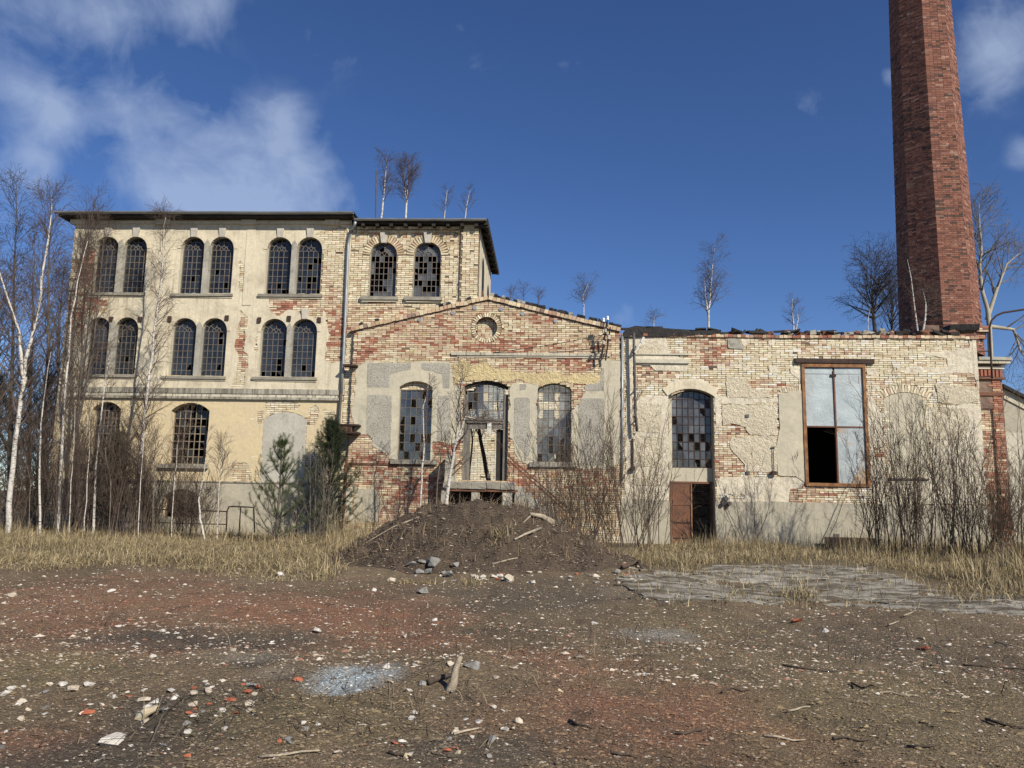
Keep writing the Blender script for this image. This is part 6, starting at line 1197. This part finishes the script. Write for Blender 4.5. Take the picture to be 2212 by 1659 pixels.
# pines
pmat('needle', (.055, .075, .028), (.085, .105, .045), 5, fine=(20, .3)); pmat('needle_dark', (.022, .032, .016), (.035, .047, .02), 5, fine=(20, .3))
def pine(name, lab, u, vb, vt, Y, wid, seed, mat, nw=11, per=7, nn=70, t0=.08, full=1.0):
    r = np.random.default_rng(seed); x, _ = PW(u, vb, Y); zg = float(topz(x, Y)); h = PW(u, vt, Y)[1]-zg; t = thing(name, lab, 'tree', (x, Y, zg))
    tr = TB(); P = np.array([(x+.01*r.normal(), Y, zg+h*s) for s in np.linspace(-.02, 1, 9)]); tr.tube(P, np.linspace(.055, .012, 9), 7); SH = [(P[-1]-np.array((0, 0, .45)), P[-1])]
    for k in range(nw):
        s = t0+(.92-t0)*(k/(nw-1))**.9; L_ = wid*(1-s)**.75*1.05
        for q in range(per):
            a = 6.28*q/per+r.normal(0, .25)+k; d = np.array((math.cos(a), math.sin(a), .35+.9*s))*r.uniform(.8, 1.2); p = np.array((x, Y, zg+h*s)); Q, R = limb(r, p, d, L_*r.uniform(.6, 1.3), .016, .005, 5, .07, .10); tr.tube(Q, R, 4)
            for i in range(1 if s < .8 else 0, 5): SH.append((Q[i], Q[i+1]))
            for m_ in range(int(4*full)):
                i = r.integers(1, 5); dd = unit(Q[i+1]-Q[i]+r.normal(0, .55, 3)+np.array((0, 0, .35))); SH.append((Q[i], Q[i]+dd*r.uniform(.14, .32)))
            SH.append((Q[-1], Q[-1]+np.array((0, 0, .22))+r.normal(0, .04, 3)))
    link('trunk', tr.me('trunk', 'bark_grey'), t)
    A = np.array([a for a, b in SH]); B = np.array([b for a, b in SH]); n = len(A)*nn; i = np.repeat(np.arange(len(A)), nn); f = r.random((n, 1)); p = A[i]*(1-f)+B[i]*f; ax = (B-A)[i]; ax /= np.linalg.norm(ax, axis=1, keepdims=True)
    d = np.cross(ax, r.normal(0, 1, (n, 3))); d /= np.linalg.norm(d, axis=1, keepdims=True); d = d*.75+ax*.65; s_ = np.cross(d, r.normal(0, 1, (n, 3))); s_ /= np.linalg.norm(s_, axis=1, keepdims=True); ln = r.uniform(.07, .12, (n, 1))
    V = np.stack([p-s_*.0022, p+s_*.0022, p+d*ln], 1).reshape(-1, 3); link('crown', mesh_np('crown', V, [np.arange(n*3).reshape(-1, 3)], MAT[mat]), t)
    return t
pine('pine_tree', 'young green pine before the walled up mill window', 598, 1148, 950, -4.2, 1.5, 201, 'needle', 7, 5, 100, .06, 1)
pine('pine_tree', 'dense dark pine in the corner between mill and hall', 706, 1140, 905, -1.2, 1.75, 202, 'needle_dark', 13, 8, 80, .03, 2)
pine('pine_tree', 'dark pine hidden among the left undergrowth', 240, 1130, 930, -1.2, 1.4, 203, 'needle_dark', 12, 6, 55, .1)
for i, (u, vt, Y, lb) in enumerate([(20, 760, 10, 'dark conifer at the left behind the birches'), (-40, 800, 7, 'dark conifer at the left frame edge'), (75, 800, 13, 'dark conifer next to the mill left corner, lower one'), (120, 830, 9, 'dark conifer tucked behind the mill corner')]): pine('spruce_tree', lb, u, 1120, vt, Y, 3.2, 210+i, 'needle_dark', 17, 8, 75, .03, 1)
# grass
pmat('grass_dry', None, None, attr=True, fine=(8, .25), rough=.8)
def blades(pts, hmean, seed, lay=.6, wd=.006, pal=((.34, .265, .15), (.26, .20, .11), (.44, .355, .21), (.16, .12, .07), (.20, .165, .085)), zf=topz):
    r = np.random.default_rng(seed); n = len(pts); x, y = pts[:, 0], pts[:, 1]; z = zf(x, y)-.01; h = hmean*np.exp(r.normal(0, .4, n))*(.35+1.3*np.clip((fbm(x*.9, y*.9, 3, seed)-.25)*2, 0, 1)); a = r.uniform(0, 6.28, n); ln = np.abs(r.normal(0, lay, n)); dx, dy = np.cos(a)*ln, np.sin(a)*ln
    b = r.uniform(0, 6.28, n); wx, wy = np.cos(b)*wd, np.sin(b)*wd; rows = []
    for t, ww in ((0, 1), (.4, .9), (.75, .6), (1, .1)):
        s = t*t; zz = h*(t-.45*np.minimum(ln, 1.3)*s); cx_, cy_ = x+dx*h*s, y+dy*h*s
        rows.append(np.stack([np.stack([cx_-wx*ww, cy_-wy*ww, z+np.maximum(zz, .01)], -1), np.stack([cx_+wx*ww, cy_+wy*ww, z+np.maximum(zz, .01)], -1)], 1))
    V = np.concatenate(rows, 1); F = np.array([(0, 1, 3, 2), (2, 3, 5, 4), (4, 5, 7, 6)]); F = (np.arange(n)[:, None, None]*8+F[None]).reshape(-1, 4); c = np.array(pal)[r.integers(0, len(pal), n)]*(1+r.normal(0, .15, (n, 1)))
    return V.reshape(-1, 3), F, np.clip(np.repeat(c, 8, 0), .01, .8)
def gpts(poly, n, seed, thr=.0, amp=1.6, sc=.5):
    r = np.random.default_rng(seed); P = np.array(poly); out_ = []; c = 0
    while c < n:
        q = r.random((n, 2))*(P.max(0)-P.min(0))+P.min(0); s = sdf(q[:, 0], q[:, 1], poly)+(fbm(q[:, 0]*sc, q[:, 1]*sc, 4, seed)-.5)*amp; k = q[s > r.random(n)*thr]; out_.append(k); c += len(k)
    return np.concatenate(out_)[:n]
GL = [PG(u, v) for u, v in [(-150, 1240), (250, 1228), (420, 1240), (600, 1256), (745, 1245), (780, 1210), (840, 1170)]]+[(gx0+1.5, -1.5), (gx0+.2, -.4), (mx0-6, -.3), (mx0-9, -3)]
GRr = [PG(u, v) for u, v in [(1290, 1215), (1400, 1226), (1560, 1228), (1700, 1222), (1830, 1224), (1950, 1252), (2100, 1290), (2350, 1300)]]+[(19, -6), (19, -.4), (5, -.3), (3.5, -1.2)]
def emit(name, lab, P, h, seed, **k): V, F, c = blades(P, h, seed, **k); return tag(link(name, mesh_np(name, V, [F], MAT['grass_dry'], c)), lab, 'grass', kind='stuff')
emit('grass', 'matted dry straw grass strip before the mill', gpts(GL, 62000, 301, .8, 3.0), .17, 302, lay=1.7)
emit('grass', 'dry straw grass before the boiler house', gpts(GRr, 38000, 303, .8, 2.6), .17, 304, lay=1.5)
emit('tall_grass', 'tall dry reeds left of the mound', gpts([PG(u, v) for u, v in [(690, 1210), (770, 1215), (850, 1160), (800, 1130), (700, 1140)]], 3500, 305, .2), .62, 306, lay=.28)
emit('tall_grass', 'tall dry grass stalks along the boiler house foot', gpts([(4, -2.2), (19, -2.6), (19, -.5), (4, -.4)], 3000, 307), .32, 308, lay=.30)
emit('tall_grass', 'tall dry grass under the right thicket', gpts([PG(u, v) for u, v in [(1830, 1215), (2000, 1250), (2250, 1280), (2250, 1200), (1850, 1185)]], 5000, 309), .36, 310, lay=.35)
emit('tall_grass', 'tall dry grass under the left birches', gpts([PG(u, v) for u, v in [(-60, 1180), (750, 1175), (760, 1140), (-60, 1140)]], 5000, 311), .34, 312, lay=.4)
emit('grass_tuft', 'sparse straw tufts on the concrete apron', gpts(cp_, 1500, 313, .0, 2.5, 2.5), .16, 314, lay=.9)
tf = np.concatenate([np.random.default_rng(400+i).normal(0, .13, (90, 2))+np.array(PG(u, v)) for i, (u, v) in enumerate([(1700, 1288), (1740, 1285), (1600, 1290), (1010, 1262), (930, 1262), (1080, 1238), (870, 1262), (1480, 1245), (1745, 1290), (2120, 1260), (1130, 1215), (1000, 1205)])])
emit('grass_tuft', 'separate straw tufts along the mound foot and apron edge', tf, .22, 315, lay=1.0)
mp = np.random.default_rng(77); q = np.stack([mcx+(mp.random(2600)*2-1)*3.4, mcy+(mp.random(2600)*2-1)*3.2], -1); q = q[moundz(q[:, 0], q[:, 1]) > .1]
emit('root_hairs', 'dead roots and straw on the earth mound', q, .22, 316, lay=1.3, pal=((.16, .11, .07), (.10, .07, .05), (.26, .2, .12)))
q = np.random.default_rng(78); n = 3500; d = 5*(15/5)**q.random(n); P = np.stack([(q.random(n)*2-1)*d*.7, CAM.y+d], -1); P = P[fbm(P[:, 0]*.5, P[:, 1]*.5, 3, 9) > .45]
emit('litter', 'dead straw and twig litter strewn over the dirt yard', P, .13, 317, lay=2.2, wd=.004, pal=((.10, .075, .055), (.06, .045, .035), (.22, .17, .11)))
# sticks and logs
pmat('driftwood', (.40, .34, .25), (.27, .22, .16), 6, fine=(25, .3), bump=(25, .008)); pmat('root_dark', (.06, .045, .036), (.10, .075, .055), 6, fine=(25, .3), bump=(25, .008))
def stick(pts, r0, r1, mat, lab, name='branch', lift=.02, n=6, cat='branch'):
    P = []
    for u, v in pts:
        x, y = hit(u, v)
        P.append((x, y, float(topz(x, y))+lift))
    return tag(MB().tube(P, np.linspace(r0, r1, len(P)), n).obj(name, MAT[mat], None, True), lab, cat)
stick([(1195, 1137), (1170, 1122), (1145, 1118)], .085, .04, 'driftwood', 'pale splintered log on the mound right slope', 'log', .07, 8, 'log'); stick([(1145, 1118), (1130, 1132)], .025, .012, 'driftwood', 'pale branch stub beside the splintered log')
stick([(1168, 1145), (1135, 1158), (1112, 1172)], .035, .02, 'driftwood', 'pale bent stick on the mound below the splintered log', lift=.04); stick([(1122, 1160), (1126, 1188)], .022, .015, 'root_dark', 'short dark root under the pale bent stick')
stick([(905, 1120), (850, 1140), (790, 1175)], .022, .01, 'driftwood', 'long thin pale branch on the mound left slope'); stick([(1065, 1224), (1100, 1213), (1118, 1210)], .018, .01, 'driftwood', 'thin pale stick low on the mound front')
hx, hy = hit(980, 1490); hz = float(topz(hx, hy)); tag(MB().tube([(hx-.05, hy, hz-.05), (hx, hy, hz+.06), (hx+.01, hy+.02, hz+.16), (hx+.05, hy, hz+.26)], [.05, .035, .028, .018], 7).obj('root_stump', MAT['driftwood'], None, True), 'upright gnarled root stump among the stones', 'stump')
stick([(925, 1482), (950, 1474), (985, 1466)], .028, .015, 'root_dark', 'dark root lying left of the gnarled stump', 'root', .03)
stick([(1345, 1232), (1362, 1226), (1378, 1222), (1388, 1236)], .05, .02, 'root_dark', 'dark curved branch at the right foot of the mound', lift=.07)
R_ = np.random.default_rng(500)
for i, (u, v, l_, sl) in enumerate([(560, 1640, 130, -10), (1690, 1440, 120, 14), (1840, 1480, 60, 10), (1900, 1500, 70, 6), (2080, 1440, 170, 16), (1460, 1590, 60, -8), (1650, 1595, 90, 10), (1320, 1630, 60, 12), (1560, 1500, 60, -6), (2150, 1390, 60, 12), (1800, 1600, 80, 4), (2130, 1560, 110, 14), (980, 1590, 60, -14), (1230, 1560, 50, 20), (840, 1630, 50, 12), (1700, 1540, 50, -10), (1960, 1620, 70, -6)]):
    stick([(u, v), (u+l_*.35, v+sl*.5+R_.normal(0, 3)), (u+l_*.7, v+sl*.8+R_.normal(0, 3)), (u+l_, v+sl)], .011, .005, 'root_dark' if i % 3 else 'driftwood', ['thin dead branch on the bare dirt yard' if i % 3 else 'thin pale dead branch on the bare dirt yard'][0], lift=.012, n=5)['group'] = 'thin dead branches on the yard' if i % 3 else 'thin pale branches on the yard'
for i, (u, v) in enumerate([(1935, 1300), (1952, 1330), (1920, 1350)]): stick([(u, v+6), (u+8, v+3), (u+22, v-3)], .012, .006, 'driftwood', ['upright root stub on the right earth hump, rear one', 'dark root stub on the right earth hump, middle one', 'low dark root stub on the right earth hump, front one'][i], 'root', .03)
# rails, timber, rag
Yr = -2.2; rl = thing('iron_railing', 'rusty iron railing along the mill area way with a bent gate end', 'railing', (PW(380, 1130, Yr)[0], Yr, 0))
a, b = PW(255, 1098, Yr), PW(492, 1105, Yr); MB().tube([(a[0]-3, Yr, a[1]+.0), (a[0], Yr, a[1]), (b[0], Yr, b[1])], .022, 6).obj('rail', MAT['rust_dark'], rl); MB().tube([(a[0]-3, Yr, a[1]-.42), (b[0], Yr, b[1]-.42)], .018, 6).obj('rail', MAT['rust_dark'], rl)
for x in np.linspace(a[0]-2.5, b[0]-.3, 6): MB().tube([(x, Yr, 0), (x, Yr, a[1])], .02, 6).obj('post', MAT['rust_dark'], rl)
g = [PW(u, v, Yr-.2) for u, v in [(489, 1150), (490, 1106), (494, 1095), (503, 1094), (548, 1096), (550, 1150)]]; MB().tube([(x, Yr-.2, z) for x, z in g], .026, 7).obj('gate_rail', MAT['rust_dark'], rl)
x, z = PW(520, 1096, Yr-.2); MB().tube([(x, Yr-.2, 0), (x, Yr-.2, z)], .022, 6).obj('gate_post', MAT['rust_dark'], rl)
Ys = -1.4; sr = thing('stair_rail', 'dark sloping iron rail before the dark pine', 'railing', (PW(681, 1040, Ys)[0], Ys, 0)); p0, p1, p2 = PW(646, 1048, Ys), PW(681, 992, Ys), PW(679, 1060, Ys)
MB().tube([(p0[0], Ys, p0[1]), (p1[0], Ys, p1[1])], .025, 6).obj('handrail', MAT['rust_dark'], sr); MB().tube([(p1[0], Ys, p1[1]), (p2[0], Ys, .1)], .025, 6).obj('post', MAT['rust_dark'], sr); MB().tube([(p0[0], Ys, p0[1]), (p0[0], Ys, .1)], .025, 6).obj('post', MAT['rust_dark'], sr)
stick([(60, 1150), (100, 1144), (142, 1138)], .06, .05, 'root_dark', 'dark timber lying in the grass at the left', 'timber', .12, 6, 'timber')
stone(28, 1149, 34, 'st_white', 'white rounded lump lying in the grass at far left', name='white_lump', hi=.7, seed=3)
